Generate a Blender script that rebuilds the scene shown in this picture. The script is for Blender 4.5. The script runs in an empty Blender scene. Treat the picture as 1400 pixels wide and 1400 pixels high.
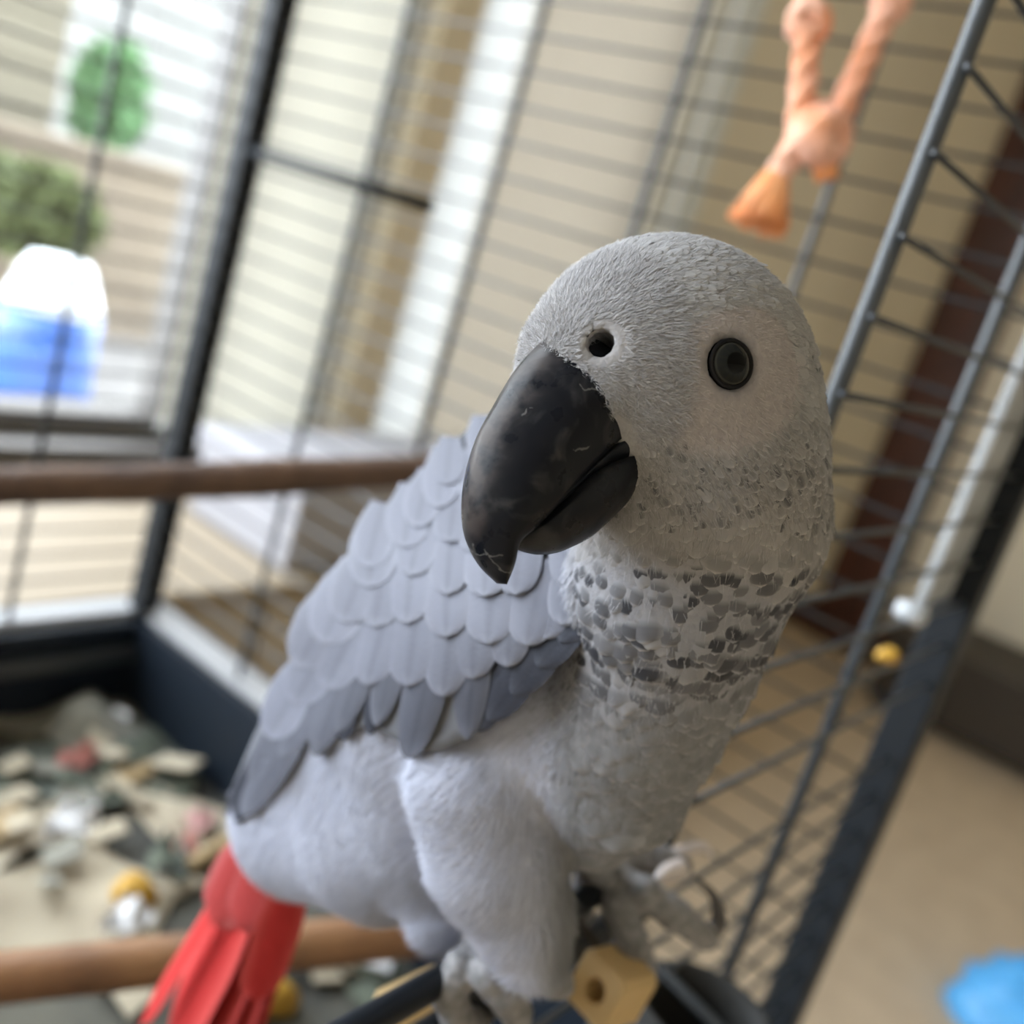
import bpy, math, random
import numpy as np
from mathutils import Matrix, Vector

random.seed(7)
rng = np.random.default_rng(7)

# ------------------------------------------------------------------ camera
FPX = 1448.0                      # focal length in pixels of the 1400 px frame
CX = CY = 700.0
def _n(v):
    v = np.asarray(v, float); return v / np.linalg.norm(v)
# directions of the room's axes seen from the camera (x right, y down, z forward),
# read from the vanishing points of the cage bars
VDN = _n((-1730, 5550, FPX))                     # straight down
AX = np.array((1100, -35, FPX), float); AX -= VDN * AX.dot(VDN); AX = _n(AX)     # world +X
BX = np.cross(AX, VDN); BX = BX if BX[0] < 0 else -BX                            # world +Y
CAM = np.array((0.0, 0.0, 0.90))
R = np.stack([AX, BX, -VDN])                     # camera space -> world space
def c2w(p):
    p = np.asarray(p, float); return p @ R.T + CAM
def w2c(p):
    return (np.asarray(p, float) - CAM) @ R
def pc(x, y, z):                                  # pixel + depth -> camera space
    return np.array(((x - CX) / FPX * z, (y - CY) / FPX * z, z))
def pw(x, y, z):
    return c2w(pc(x, y, z))
def ray(x, y):
    return R @ np.array((x - CX, y - CY, FPX)) / FPX
def onplane(x, y, axis, val):                     # pixel ray meets the plane world[axis] = val
    d = ray(x, y); t = (val - CAM[axis]) / d[axis]; return CAM + d * t

sc = bpy.context.scene
COL = sc.collection
cam_d = bpy.data.cameras.new('camera'); cam = bpy.data.objects.new('camera', cam_d); COL.objects.link(cam)
cam_d.sensor_width = 36.0; cam_d.lens = 36.0 * FPX / 1400.0
cam_d.clip_start = 0.01; cam_d.clip_end = 200
xr, yd, zf = R[:, 0], R[:, 1], R[:, 2]
M = Matrix(((xr[0], -yd[0], -zf[0], CAM[0]), (xr[1], -yd[1], -zf[1], CAM[1]), (xr[2], -yd[2], -zf[2], CAM[2]), (0, 0, 0, 1)))
cam.matrix_world = M
cam_d.dof.use_dof = True; cam_d.dof.focus_distance = 0.158
cam_d.dof.aperture_fstop = cam_d.lens / 3.4       # a phone lens: about 3.4 mm of aperture
sc.camera = cam
# ------------------------------------------------------------------ light
w = bpy.data.worlds.new('sky'); sc.world = w; w.use_nodes = True
bg = w.node_tree.nodes['Background']; bg.inputs[0].default_value = (0.87, 0.91, 1.0, 1); bg.inputs[1].default_value = 10.0
vs = sc.view_settings
vs.view_transform = 'Standard'; vs.look = 'None'; vs.exposure = 0.52; vs.gamma = 1.0; vs.use_curve_mapping = False
WL, WR = 1.25, 3.30                               # window wall (y) and far wall (x)
WIN_Z0, WIN_Z1 = 0.480, 2.25
def portal(name, x0, x1, y, z0, z1):
    l = bpy.data.lights.new(name, 'AREA'); l.shape = 'RECTANGLE'; l.size = x1 - x0; l.size_y = z1 - z0
    l.cycles.is_portal = True
    o = bpy.data.objects.new(name, l); COL.objects.link(o)
    o.location = ((x0 + x1) / 2, y, (z0 + z1) / 2); o.rotation_euler = (math.radians(-90), 0, 0)
    return o
# the windows only guide the sky's light into the room, they give off none themselves
portal('window_left_offscreen', -2.6, 0.58, WL + 0.11, WIN_Z0, WIN_Z1)      # the same window wall running on past the picture's edge
portal('window_1_daylight', 0.58, 1.215, WL + 0.11, WIN_Z0, WIN_Z1)
portal('window_2_daylight', 1.275, 1.95, WL + 0.11, WIN_Z0, WIN_Z1)
portal('window_3_daylight', 1.985, 2.065, WL + 0.11, WIN_Z0, WIN_Z1)
sc.cycles.use_denoising = True
sc.cycles.max_bounces = 10; sc.cycles.diffuse_bounces = 5; sc.cycles.transparent_max_bounces = 16
sc.cycles.sample_clamp_indirect = 6.0
sc.cycles.caustics_reflective = False; sc.cycles.caustics_refractive = False

# ------------------------------------------------------------------ helpers
def s2l(c):
    return tuple((v / 12.92 if v <= 0.04045 else ((v + 0.055) / 1.055) ** 2.4) for v in [q / 255.0 for q in c])
def mat(name, col, rough=0.6, metal=0.0, var=None, vscale=20.0, bump=0.0, bscale=60.0, spec=0.5, sheen=0.0, attr=False,
        stretch=None, coat=0.0):
    m = bpy.data.materials.new(name); m.use_nodes = True
    nt = m.node_tree; N = nt.nodes; L = nt.links; b = N['Principled BSDF']
    b.inputs['Roughness'].default_value = rough; b.inputs['Metallic'].default_value = metal
    b.inputs['Specular IOR Level'].default_value = spec
    b.inputs['Sheen Weight'].default_value = sheen; b.inputs['Coat Weight'].default_value = coat
    tc = N.new('ShaderNodeTexCoord'); mp = N.new('ShaderNodeMapping'); L.new(tc.outputs['Object'], mp.inputs[0])
    if stretch: mp.inputs['Scale'].default_value = stretch
    base = None
    if attr:
        a = N.new('ShaderNodeAttribute'); a.attribute_name = 'Col'; base = a.outputs['Color']
    if var is not None:
        nz = N.new('ShaderNodeTexNoise'); nz.inputs['Scale'].default_value = vscale; nz.inputs['Detail'].default_value = 6
        L.new(mp.outputs[0], nz.inputs['Vector'])
        rp = N.new('ShaderNodeMapRange'); rp.inputs[1].default_value = 0.35; rp.inputs[2].default_value = 0.65
        L.new(nz.outputs['Fac'], rp.inputs[0])
        mx = N.new('ShaderNodeMix'); mx.data_type = 'RGBA'
        if attr:
            mx.blend_type = 'MULTIPLY'; L.new(base, mx.inputs[6]); mx.inputs[7].default_value = (*var, 1)
        else:
            mx.inputs[6].default_value = (*col, 1); mx.inputs[7].default_value = (*var, 1)
        L.new(rp.outputs[0], mx.inputs[0]); base = mx.outputs[2]
    if base is not None: L.new(base, b.inputs['Base Color'])
    else: b.inputs['Base Color'].default_value = (*col, 1)
    if bump > 0:
        nz = N.new('ShaderNodeTexNoise'); nz.inputs['Scale'].default_value = bscale; nz.inputs['Detail'].default_value = 5
        L.new(mp.outputs[0], nz.inputs['Vector'])
        bp = N.new('ShaderNodeBump'); bp.inputs['Strength'].default_value = 0.6; bp.inputs['Distance'].default_value = bump
        L.new(nz.outputs['Fac'], bp.inputs['Height']); L.new(bp.outputs[0], b.inputs['Normal'])
    return m
def glass_mat():
    m = bpy.data.materials.new('window_glass'); m.use_nodes = True; nt = m.node_tree; nt.nodes.clear()
    o = nt.nodes.new('ShaderNodeOutputMaterial'); t = nt.nodes.new('ShaderNodeBsdfTransparent'); g = nt.nodes.new('ShaderNodeBsdfGlossy')
    g.inputs['Roughness'].default_value = 0.02; t.inputs[0].default_value = (0.96, 0.98, 0.97, 1)
    mx = nt.nodes.new('ShaderNodeMixShader'); mx.inputs[0].default_value = 0.06
    nt.links.new(t.outputs[0], mx.inputs[1]); nt.links.new(g.outputs[0], mx.inputs[2]); nt.links.new(mx.outputs[0], o.inputs[0])
    return m
def cloth_mat(name, col, trans):
    m = bpy.data.materials.new(name); m.use_nodes = True; nt = m.node_tree; nt.nodes.clear()
    o = nt.nodes.new('ShaderNodeOutputMaterial'); d = nt.nodes.new('ShaderNodeBsdfDiffuse'); t = nt.nodes.new('ShaderNodeBsdfTranslucent')
    d.inputs[0].default_value = (*[c * .25 for c in col], 1); t.inputs[0].default_value = (*[c * trans for c in col], 1)
    mx = nt.nodes.new('ShaderNodeAddShader')
    nt.links.new(d.outputs[0], mx.inputs[0]); nt.links.new(t.outputs[0], mx.inputs[1]); nt.links.new(mx.outputs[0], o.inputs[0])
    return m

def link(name, V, F, m=None, parent=None, smooth=False, col=None, origin=None):
    """one mesh object; V in world space, stored relative to its parent's (or its own) origin"""
    V = np.asarray(V, float)
    base = np.zeros(3)
    if parent is not None:
        base = np.array(parent.get('_o', (0, 0, 0)), float)
    elif origin is not None: base = np.asarray(origin, float)
    me = bpy.data.meshes.new(name)
    me.from_pydata((V - base).tolist() if len(V) < 20000 else (V - base), [], F.tolist() if isinstance(F, np.ndarray) else F)
    me.update()
    if smooth: me.polygons.foreach_set('use_smooth', [True] * len(me.polygons))
    if col is not None:
        a = me.color_attributes.new('Col', 'FLOAT_COLOR', 'POINT')
        c = np.ones((len(V), 4), np.float32); c[:, :3] = col; a.data.foreach_set('color', c.ravel())
    if m: me.materials.append(m)
    o = bpy.data.objects.new(name, me); COL.objects.link(o)
    if parent is not None: o.parent = parent
    else:
        o.location = base; ORG[o.name] = base
    return o
ORG = {}
def thing(name, loc, label, cat, group=None):
    o = bpy.data.objects.new(name, None); COL.objects.link(o); o.empty_display_size = 0.05
    o.location = loc; o['_o'] = [float(v) for v in loc]; o['label'] = label; o['category'] = cat
    if group: o['group'] = group
    return o
def tag(o, label, cat, group=None, kind=None):
    o['label'] = label; o['category'] = cat
    if group: o['group'] = group
    if kind: o['kind'] = kind
    return o
def sub(parent_part, child):
    child.parent = parent_part; return child
def structure(o):
    o['kind'] = 'structure'; return o
def boxg(x0, x1, y0, y1, z0, z1, bev=0.0):
    if bev <= 0:
        V = [(x, y, z) for x in (x0, x1) for y in (y0, y1) for z in (z0, z1)]
        F = [(0, 1, 3, 2), (4, 6, 7, 5), (0, 4, 5, 1), (2, 3, 7, 6), (0, 2, 6, 4), (1, 5, 7, 3)]
        return np.array(V, float), F
    import bmesh
    bm = bmesh.new(); bmesh.ops.create_cube(bm, size=1.0)
    for v in bm.verts: v.co = Vector(((x0 + x1) / 2 + v.co.x * (x1 - x0), (y0 + y1) / 2 + v.co.y * (y1 - y0), (z0 + z1) / 2 + v.co.z * (z1 - z0)))
    bmesh.ops.bevel(bm, geom=bm.edges[:], offset=bev, segments=2, affect='EDGES', profile=0.5)
    V = np.array([v.co[:] for v in bm.verts]); bm.verts.index_update(); F = [tuple(v.index for v in f.verts) for f in bm.faces]; bm.free()
    return V, F
def join(parts):
    Vs, Fs, n = [], [], 0
    for V, F in parts:
        Vs.append(np.asarray(V, float)); Fs += [tuple(int(i) + n for i in f) for f in F]; n += len(V)
    return np.concatenate(Vs), Fs
def tube(pts, rad, n=10, cap=True):
    P = np.asarray(pts, float); k = len(P)
    rad = np.full(k, rad, float) if np.isscalar(rad) else np.asarray(rad, float)
    T = np.gradient(P, axis=0); T /= np.linalg.norm(T, axis=1)[:, None] + 1e-12
    up = np.array((0, 0, 1.0)) if abs(T[0][2]) < 0.9 else np.array((1.0, 0, 0))
    V = []; x = np.cross(up, T[0]); x /= np.linalg.norm(x)
    for i in range(k):
        x = x - T[i] * x.dot(T[i]); x /= np.linalg.norm(x); y = np.cross(T[i], x)
        for j in range(n):
            a = 2 * math.pi * j / n; V.append(P[i] + rad[i] * (math.cos(a) * x + math.sin(a) * y))
    F = [(i * n + j, i * n + (j + 1) % n, (i + 1) * n + (j + 1) % n, (i + 1) * n + j) for i in range(k - 1) for j in range(n)]
    if cap: F += [tuple(range(n - 1, -1, -1)), tuple((k - 1) * n + j for j in range(n))]
    return np.array(V), F
def spline(pts, n):
    P = np.asarray(pts, float); k = len(P)
    t = np.linspace(0, k - 1, n); out = []
    for u in t:
        i = min(int(u), k - 2); f = u - i
        p0 = P[max(i - 1, 0)]; p1 = P[i]; p2 = P[i + 1]; p3 = P[min(i + 2, k - 1)]
        out.append(0.5 * ((2 * p1) + (p2 - p0) * f + (2 * p0 - 5 * p1 + 4 * p2 - p3) * f * f + (3 * p1 - p0 - 3 * p2 + p3) * f ** 3))
    return np.array(out)

# ------------------------------------------------------------------ materials of the room
M_wall = mat('painted_wall', (0.82, 0.755, 0.62), 0.9, var=(0.78, 0.715, 0.59), vscale=3, bump=0.002, bscale=40)
M_dado = mat('grey_dado', (0.20, 0.18, 0.165), 0.8)
M_ceil = mat('ceiling_paint', (0.8, 0.78, 0.72), 0.9)
M_carpet = mat('tan_carpet', (0.62, 0.50, 0.36), 0.95, var=(0.54, 0.43, 0.31), vscale=14, bump=0.006, bscale=180)
M_white = mat('white_gloss_paint', (0.74, 0.76, 0.74), 0.45)
M_brown = mat('brown_jamb', (0.80, 0.73, 0.58), 0.5, var=(0.74, 0.66, 0.50), vscale=8, stretch=(8, 8, 1))
M_redwood = mat('reddish_dark_wood', (0.085, 0.022, 0.010), 0.45, var=(0.04, 0.012, 0.006), vscale=10, stretch=(6, 6, 0.6))
M_glass = glass_mat()
M_frame = mat('greyed_window_frame', (0.13, 0.12, 0.112), 0.5)
M_seat = mat('pale_bench_wood', (0.30, 0.245, 0.175), 0.6, var=(0.27, 0.215, 0.15), vscale=6, stretch=(1, 10, 10))
M_taupe = mat('taupe_bench_panel', (0.46, 0.41, 0.34), 0.6)

# ------------------------------------------------------------------ room shell
X0, X1, Y0, H = -3.0, WR, -3.2, 2.45
structure(link('floor', *boxg(X0 - .12, X1 + .12, Y0 - .12, WL + .12, -0.1, 0.0), M_carpet))
structure(link('ceiling', *boxg(X0 - .12, X1 + .12, Y0 - .12, WL + .12, H, H + .1), M_ceil))
structure(link('wall_right', *boxg(X1, X1 + .12, Y0, WL, 0, H), M_wall))
structure(link('wall_back', *boxg(X0, X1, Y0 - .12, Y0, 0, H), M_wall))
structure(link('wall_front', *boxg(X0 - .12, X0, Y0, WL, 0, H), M_wall))
WT = WL + 0.12
structure(link('wall_left', *join([boxg(X0, X1, WL, WT, 0, WIN_Z0), boxg(X0, X1, WL, WT, WIN_Z1, H),
                                   boxg(X0, -2.6, WL, WT, WIN_Z0, WIN_Z1), boxg(1.95, 1.985, WL, WT, WIN_Z0, WIN_Z1), boxg(2.065, X1, WL, WT, WIN_Z0, WIN_Z1),
                                   boxg(1.215, 1.275, WL, WT, WIN_Z0, WIN_Z1)]), M_wall))
structure(link('trim_1', *boxg(-2.7, 1.9, WL - .012, WL - .001, 0.45, WIN_Z0 - .022), M_dado))
structure(link('trim_2', *boxg(1.205, 1.285, WL - .03, WL + .0, WIN_Z0, WIN_Z1 + .05, .004), M_brown))
structure(link('trim_3', *join([boxg(1.945, 1.983, WL - .025, WL, 0.45, WIN_Z1 + .08, .004), boxg(2.067, 2.10, WL - .025, WL, 0.0, WIN_Z1 + .08, .004)]), M_white))
structure(link('baseboard_right', *boxg(X1 - .018, X1, Y0, WL, 0, .10), M_redwood))
pA, pB = onplane(1352, 320, 0, WR - .03), onplane(1268, 480, 0, WR - .03)
yb = onplane(1296, 500, 0, WR - .03)[1]
structure(link('trim_4', *boxg(X1 - .045, X1, yb - .10, yb + .10, 0, 2.1, .006), M_redwood))
def window(name, xs):
    x0, x1 = xs[0], xs[-1]; wnd = link(name, *join([boxg(x0, x1, WL + .03, WL + .09, WIN_Z0, WIN_Z0 + .03, .004), boxg(x0, x1, WL + .03, WL + .09, WIN_Z1 - .03, WIN_Z1, .004),
                                   boxg(x0, x0 + .04, WL + .03, WL + .09, WIN_Z0 + .03, WIN_Z1 - .03), boxg(x1 - .04, x1, WL + .03, WL + .09, WIN_Z0 + .03, WIN_Z1 - .03)]), M_frame)
    structure(wnd); wnd['_o'] = [0, 0, 0]
    for a in xs[1:-1]: link('mullion', *boxg(a - .02, a + .02, WL + .035, WL + .085, WIN_Z0 + .03, WIN_Z1 - .03, .003), M_frame, wnd)
    e = [x0 + .04] + [v for a in xs[1:-1] for v in (a - .02, a + .02)] + [x1 - .04]
    for i in range(0, len(e), 2): link('pane', *boxg(e[i], e[i + 1], WL + .058, WL + .062, WIN_Z0 + .03, WIN_Z1 - .03), M_glass, wnd)
    return wnd
window('window_1', [-2.6, -1.75, -0.85, 0.05, 0.93, 1.215])
window('window_2', [1.275, 1.95])
sl = structure(link('window_3', *join([boxg(1.985, 1.992, WL + .03, WL + .09, WIN_Z0, WIN_Z1), boxg(2.058, 2.065, WL + .03, WL + .09, WIN_Z0, WIN_Z1)]), M_frame)); sl['_o'] = [0, 0, 0]
link('pane', *boxg(1.992, 2.058, WL + .058, WL + .062, WIN_Z0, WIN_Z1), M_glass, sl)
structure(link('trim_5', *boxg(-2.62, 1.97, WL - .03, WL + .03, WIN_Z0 - .02, WIN_Z0, .004), M_frame))
# roller shades
M_shadeA = cloth_mat('cream_shade', (0.80, 0.78, 0.71), 0.56)
M_shadeC = cloth_mat('white_sheer', (0.84, 0.84, 0.82), 0.54)
M_shadeB = cloth_mat('beige_shade', (0.74, 0.69, 0.61), 0.44)
def shade(x0, x1, z0, m, label):
    t = thing('roller_shade', ((x0 + x1) / 2, WL + .02, z0), label, 'shade')
    link('fabric', *boxg(x0, x1, WL + .014, WL + .016, z0 + .015, WIN_Z1 - .03), m, t)
    link('bottom_bar', *boxg(x0, x1, WL + .010, WL + .020, z0, z0 + .018, .003), M_white, t)
    link('roller_tube', *tube([(x0 + .0005, WL + .015, WIN_Z1 - .04), (x1 - .0005, WL + .015, WIN_Z1 - .04)], .018, 14), M_white, t)
shade(0.905, 1.20, WIN_Z0 + .012, M_shadeA, 'cream translucent roller shade beside the brown window jamb')
shade(1.441, 1.93, WIN_Z0 + .012, M_shadeB, 'beige roller shade next to the white window casing')
shade(1.987, 2.063, WIN_Z0 + .002, M_shadeC, 'very narrow white sheer shade filling the slim sidelight window')
shade(1.29, 1.44, WIN_Z0 + .012, M_shadeC, 'narrow white sheer shade between the brown jamb and the beige shade')
# window seat
ws = thing('window_seat', (0, 1.05, 0), 'pale wooden window seat with taupe plank front under the windows', 'bench')
link('seat_top', *boxg(-1.6, 2.0, 0.845, WL - .013, 0.42, 0.45, .006), M_seat, ws)
link('carcass', *boxg(-1.58, 1.98, 0.90, WL - .013, 0.0, 0.42), M_taupe, ws)
pl = 0.20
for i in range(18):
    a = -1.58 + i * pl
    link('plank', *boxg(a + .004, a + pl - .004, 0.868, 0.902, 0.03, 0.418, .004), M_taupe, ws)
# white box on the seat
M_card = mat('white_card', (0.36, 0.355, 0.385), 0.6)
bx = thing('storage_box', (1.04, 0.98, .45), 'white cardboard box lying on the window seat behind the cage', 'box')
link('body', *boxg(.84, 1.26, .878, 1.075, .4505, .545, .003), M_card, bx)
link('lid', *boxg(.834, 1.266, .872, 1.081, .535, .566, .003), M_card, bx)
# low dark chest by the far wall
chest = thing('low_chest', (3.05, .4, 0), 'low dark brown chest standing on the carpet against the far wall', 'chest')
M_dark = mat('dark_brown_stain', (0.035, 0.026, 0.018), 0.6)
link('body', *boxg(2.86, 3.25, .05, .70, .03, .20, .006), M_dark, chest)
link('lid', *boxg(2.84, 3.26, .03, .72, .20, .235, .006), M_dark, chest)
for sx in (2.88, 3.20):
    for sy in (.07, .65): link('foot', *boxg(sx, sx + .03, sy, sy + .03, 0, .03), M_dark, chest)

# ------------------------------------------------------------------ garden behind the windows
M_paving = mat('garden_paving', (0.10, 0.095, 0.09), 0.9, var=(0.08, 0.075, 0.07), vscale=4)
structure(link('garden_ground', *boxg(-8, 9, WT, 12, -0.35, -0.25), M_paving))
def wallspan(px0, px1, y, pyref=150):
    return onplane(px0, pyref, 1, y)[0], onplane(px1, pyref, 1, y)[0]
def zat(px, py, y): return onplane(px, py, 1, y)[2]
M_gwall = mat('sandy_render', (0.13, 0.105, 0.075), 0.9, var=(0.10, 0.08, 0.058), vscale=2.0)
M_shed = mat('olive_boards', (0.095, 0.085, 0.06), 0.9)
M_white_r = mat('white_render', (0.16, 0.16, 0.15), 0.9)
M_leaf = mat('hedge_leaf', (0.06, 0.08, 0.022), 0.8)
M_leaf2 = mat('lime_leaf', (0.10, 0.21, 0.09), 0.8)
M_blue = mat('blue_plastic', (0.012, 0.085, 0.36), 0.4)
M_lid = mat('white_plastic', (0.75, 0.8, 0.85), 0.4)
gz = -0.25
# sandy garden wall with a coping
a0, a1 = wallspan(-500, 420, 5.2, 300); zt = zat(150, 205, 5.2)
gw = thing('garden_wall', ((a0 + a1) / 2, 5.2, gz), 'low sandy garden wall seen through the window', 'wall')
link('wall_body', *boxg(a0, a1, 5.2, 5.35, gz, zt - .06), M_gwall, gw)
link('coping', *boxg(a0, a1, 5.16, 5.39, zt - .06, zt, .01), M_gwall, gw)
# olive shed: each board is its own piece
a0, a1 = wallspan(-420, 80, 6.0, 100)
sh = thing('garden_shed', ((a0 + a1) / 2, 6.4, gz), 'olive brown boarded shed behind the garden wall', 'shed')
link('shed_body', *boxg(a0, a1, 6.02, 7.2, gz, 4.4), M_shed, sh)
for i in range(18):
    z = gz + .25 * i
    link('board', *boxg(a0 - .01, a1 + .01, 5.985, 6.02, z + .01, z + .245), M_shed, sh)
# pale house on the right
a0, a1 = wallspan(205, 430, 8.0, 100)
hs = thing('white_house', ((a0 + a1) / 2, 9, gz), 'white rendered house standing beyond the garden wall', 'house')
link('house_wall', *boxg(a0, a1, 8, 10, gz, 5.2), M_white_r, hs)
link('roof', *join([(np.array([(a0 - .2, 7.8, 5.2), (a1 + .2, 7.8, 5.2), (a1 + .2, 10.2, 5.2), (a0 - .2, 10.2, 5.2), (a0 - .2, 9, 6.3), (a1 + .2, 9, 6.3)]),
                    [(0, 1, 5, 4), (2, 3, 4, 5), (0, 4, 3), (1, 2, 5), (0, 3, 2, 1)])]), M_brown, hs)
def foliage(name, c, rx, rz, n, size, m, label, cat, trunk=True, kind=None):
    t = thing(name, (c[0], c[1], gz), label, cat)
    V, F = [], []
    for i in range(n):
        u = rng.normal(size=3); u /= np.linalg.norm(u); r = rng.uniform(.55, 1) ** .6
        p = np.array(c) + u * r * np.array((rx, rx * .8, rz))
        a = rng.normal(size=3); a /= np.linalg.norm(a); b = np.cross(a, rng.normal(size=3)); b /= np.linalg.norm(b)
        s = size * rng.uniform(.6, 1.3); k = len(V)
        V += [p - a * s, p + b * s * .45, p + a * s, p - b * s * .45]; F.append((k, k + 1, k + 2, k + 3))
    o = link('foliage', V, F, m, t); o['kind'] = 'stuff'
    link('trunk', *tube([(c[0], c[1], gz), (c[0] + .05, c[1], c[2])], [.08, .03], 8), M_brown, t)
p = onplane(150, 135, 1, 7.0)
foliage('garden_tree', p, .24, .36, 900, .10, M_leaf2, 'small lime green tree rising behind the garden wall', 'tree')
p = onplane(40, 285, 1, 4.0)
foliage('hedge_shrub', p, .26, .17, 900, .07, M_leaf, 'olive green shrub in front of the sandy garden wall', 'shrub')
# blue water butt with white lid, just outside the window
p = onplane(62, 470, 1, 2.1); pt = onplane(62, 415, 1, 2.1)
butt = thing('water_barrel', (p[0], p[1], gz), 'bright blue plastic barrel with white lid outside the window', 'barrel')
rb = abs(onplane(125, 470, 1, 2.1)[0] - onplane(0, 470, 1, 2.1)[0]) / 2
zz = np.linspace(gz, pt[2], 9)
link('barrel_body', *tube([(p[0], p[1], z) for z in zz], [rb * (1 + .06 * math.sin(i * math.pi / 8)) for i in range(9)], 28), M_blue, butt, True)
for k in (2, 4, 6): link('hoop', *tube([(p[0], p[1], zz[k] - .012), (p[0], p[1], zz[k] + .012)], rb * 1.09, 28), M_blue, butt)
zl = onplane(62, 352, 1, 2.1)[2]
link('lid', *tube([(p[0], p[1], pt[2] - .005), (p[0], p[1], pt[2] + .02), (p[0], p[1], zl - .03), (p[0], p[1], zl)], [rb * 1.02, rb * .9, rb * .75, rb * .6], 28), M_lid, butt, True)

# ------------------------------------------------------------------ the cage
AXC, BF, BB, AL = 0.500, 0.100, 0.667, -0.14       # right side x, front y, back y, left side x
ZT = CAM[2] + 0.34                                 # cage roof
ZR = CAM[2] - 0.368                                # tray rim
ZF = CAM[2] - 0.445                                # tray floor
PITCH = 0.0200
NEARX, MIDX = 0.266, 0.379                         # uprights of the front panel
ZS = CAM[2] - 0.153                                # door sill
M_bar = mat('blue_grey_powder_coat', (0.034, 0.040, 0.047), 0.34, var=(0.045, 0.052, 0.060), vscale=90, bump=.0003, bscale=900, spec=.55)
M_post = mat('dark_blue_post_paint', (0.010, 0.013, 0.017), 0.5, var=(0.011, 0.014, 0.018), vscale=40, spec=.25)
M_tray = mat('navy_plastic_tray', (0.008, 0.014, 0.024), 0.55, spec=.3)
M_rim = mat('light_grey_rim', (0.40, 0.405, 0.42), 0.5)
M_zinc = mat('worn_zinc', (0.50, 0.52, 0.54), 0.40, var=(0.35, 0.37, 0.39), vscale=60)
cage = thing('bird_cage', ((AL + AXC) / 2, (BF + BB) / 2, 0), 'dark blue-grey wire bird cage with open front door on a floor stand', 'cage')
PW = 0.009
for (x, y) in ((AXC, BF), (AXC, BB), (AL, BF), (AL, BB)):
    link('corner_post', *boxg(x - PW, x + PW, y - PW, y + PW, 0, ZT, .0015), M_post, cage)
for z in (ZT,):
    for y in (BF, BB): link('top_rail', *boxg(AL, AXC, y - .007, y + .007, z - .007, z + .007, .001), M_post, cage)
    for x in (AL, AXC): link('top_rail', *boxg(x - .007, x + .007, BF, BB, z - .007, z + .007, .001), M_post, cage)
wires = []
def wire(name, a, b, r, m=M_bar, n=8, bend=0.0):
    return link(name, *tube(np.array([np.array(a) * (1 - t) + np.array(b) * t for t in (0, .5, 1)]), r, n), m, cage, True)
RW, RU = 0.0010, 0.0026
# horizontal wires
zs = [ZS + (k - 0) * PITCH for k in range(-12, 25)]
zs = [z for z in zs if ZR + .01 < z < ZT - .008]
for z in zs:
    wire('wire', (AL, BB, z), (AXC, BB, z), RW)                              # back
    wire('wire', (AXC, BF, z + .004), (AXC, BB, z + .004), RW)               # right side
    wire('wire', (AL, BF, z + .004), (AL, BB, z + .004), RW)                 # left side, out of view
    if z < ZS - .005: wire('wire', (AL, BF, z), (AXC, BF, z), RW)           # front below the door
    elif z > ZS + .005: wire('wire', (NEARX - .0042, BF - .0032, z), (AXC, BF - .0032, z), RW)
# uprights
for b in (0.2285, 0.3285, 0.434, 0.543): wire('upright', (AXC + .003, b, ZR), (AXC + .003, b, ZT), .0023)
for a in (0.390, 0.28, 0.17, 0.06, -0.04): wire('upright', (a, BB + .003, ZR), (a, BB + .003, ZT), .0023)
wire('upright', (NEARX, BF, ZR), (NEARX, BF, ZT), RU, n=14)
wire('upright', (MIDX, BF, ZR), (MIDX, BF, ZT), RU, n=12)
wire('upright', (AL + .03, BF, ZR), (AL + .03, BF, ZT), RU)
# door sill and the bar below it
wire('door_sill', (AL + .03, BF, ZS), (NEARX, BF, ZS), .0033, M_post, 14)
wire('door_sill', (AL, BF, ZS - .0165), (NEARX, BF, ZS - .0165), .0042, M_post, 14)
# feeder-door rail on the right side
wire('feeder_rail', (AXC - .003, .475, ZS + .155), (AXC - .003, BB, ZS + .155), .0045, M_post, 10)
# roof wires
for i in range(1, 12):
    y = BF + (BB - BF) * i / 12
    wire('roof_wire', (AL, y, ZT), (AXC, y, ZT), .002)
# light zinc guide strip with knob beside the front right post
zt_ = onplane(1402, 470, 1, BF)[2] + .10
zb_ = onplane(1248, 838, 1, BF)[2]
link('guide_strip', *boxg(AXC - .050, AXC - .010, BF + .002, BF + .006, zb_, zt_, .001), M_zinc, cage)
kp = onplane(1246, 838, 1, BF - .003)
V, F = tube([(kp[0], kp[1] + .006, kp[2]), (kp[0], kp[1] + .001, kp[2]), (kp[0], kp[1] - .004, kp[2]), (kp[0], kp[1] - .006, kp[2])], [.003, .0046, .0046, .0025], 14)
link('strip_knob', V, F, M_zinc, cage, True)
# tray
tw = .006
link('tray_wall', *boxg(AL, AXC, BB - .012, BB - .004, ZF, ZR - .002), M_tray, cage)
link('tray_wall', *boxg(AXC - .012, AXC - .004, BF, BB - .012, ZF, ZR - .002), M_tray, cage)
link('tray_wall', *boxg(AL + .004, AL + .012, BF, BB - .012, ZF, ZR - .002), M_tray, cage)
link('tray_wall', *boxg(AL + .012, AXC - .012, BF + .004, BF + .012, ZF, ZR - .002), M_tray, cage)
link('tray_ledge', *boxg(AL + .012, AXC - .012, BB - .022, BB - .012, ZR - .032, ZR - .020, .002), M_bar, cage)
M_liner = mat('soiled_paper_liner', (0.13, 0.125, 0.10), 0.95, var=(0.06, 0.06, 0.055), vscale=16)
link('tray_floor', *boxg(AL + .004, AXC - .004, BF + .004, BB - .004, ZF - .006, ZF), M_liner, cage)
link('rim', *boxg(AL - .02, AXC + .02, BB - .002, BB + .022, ZR - .004, ZR + .004, .002), M_rim, cage)
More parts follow.
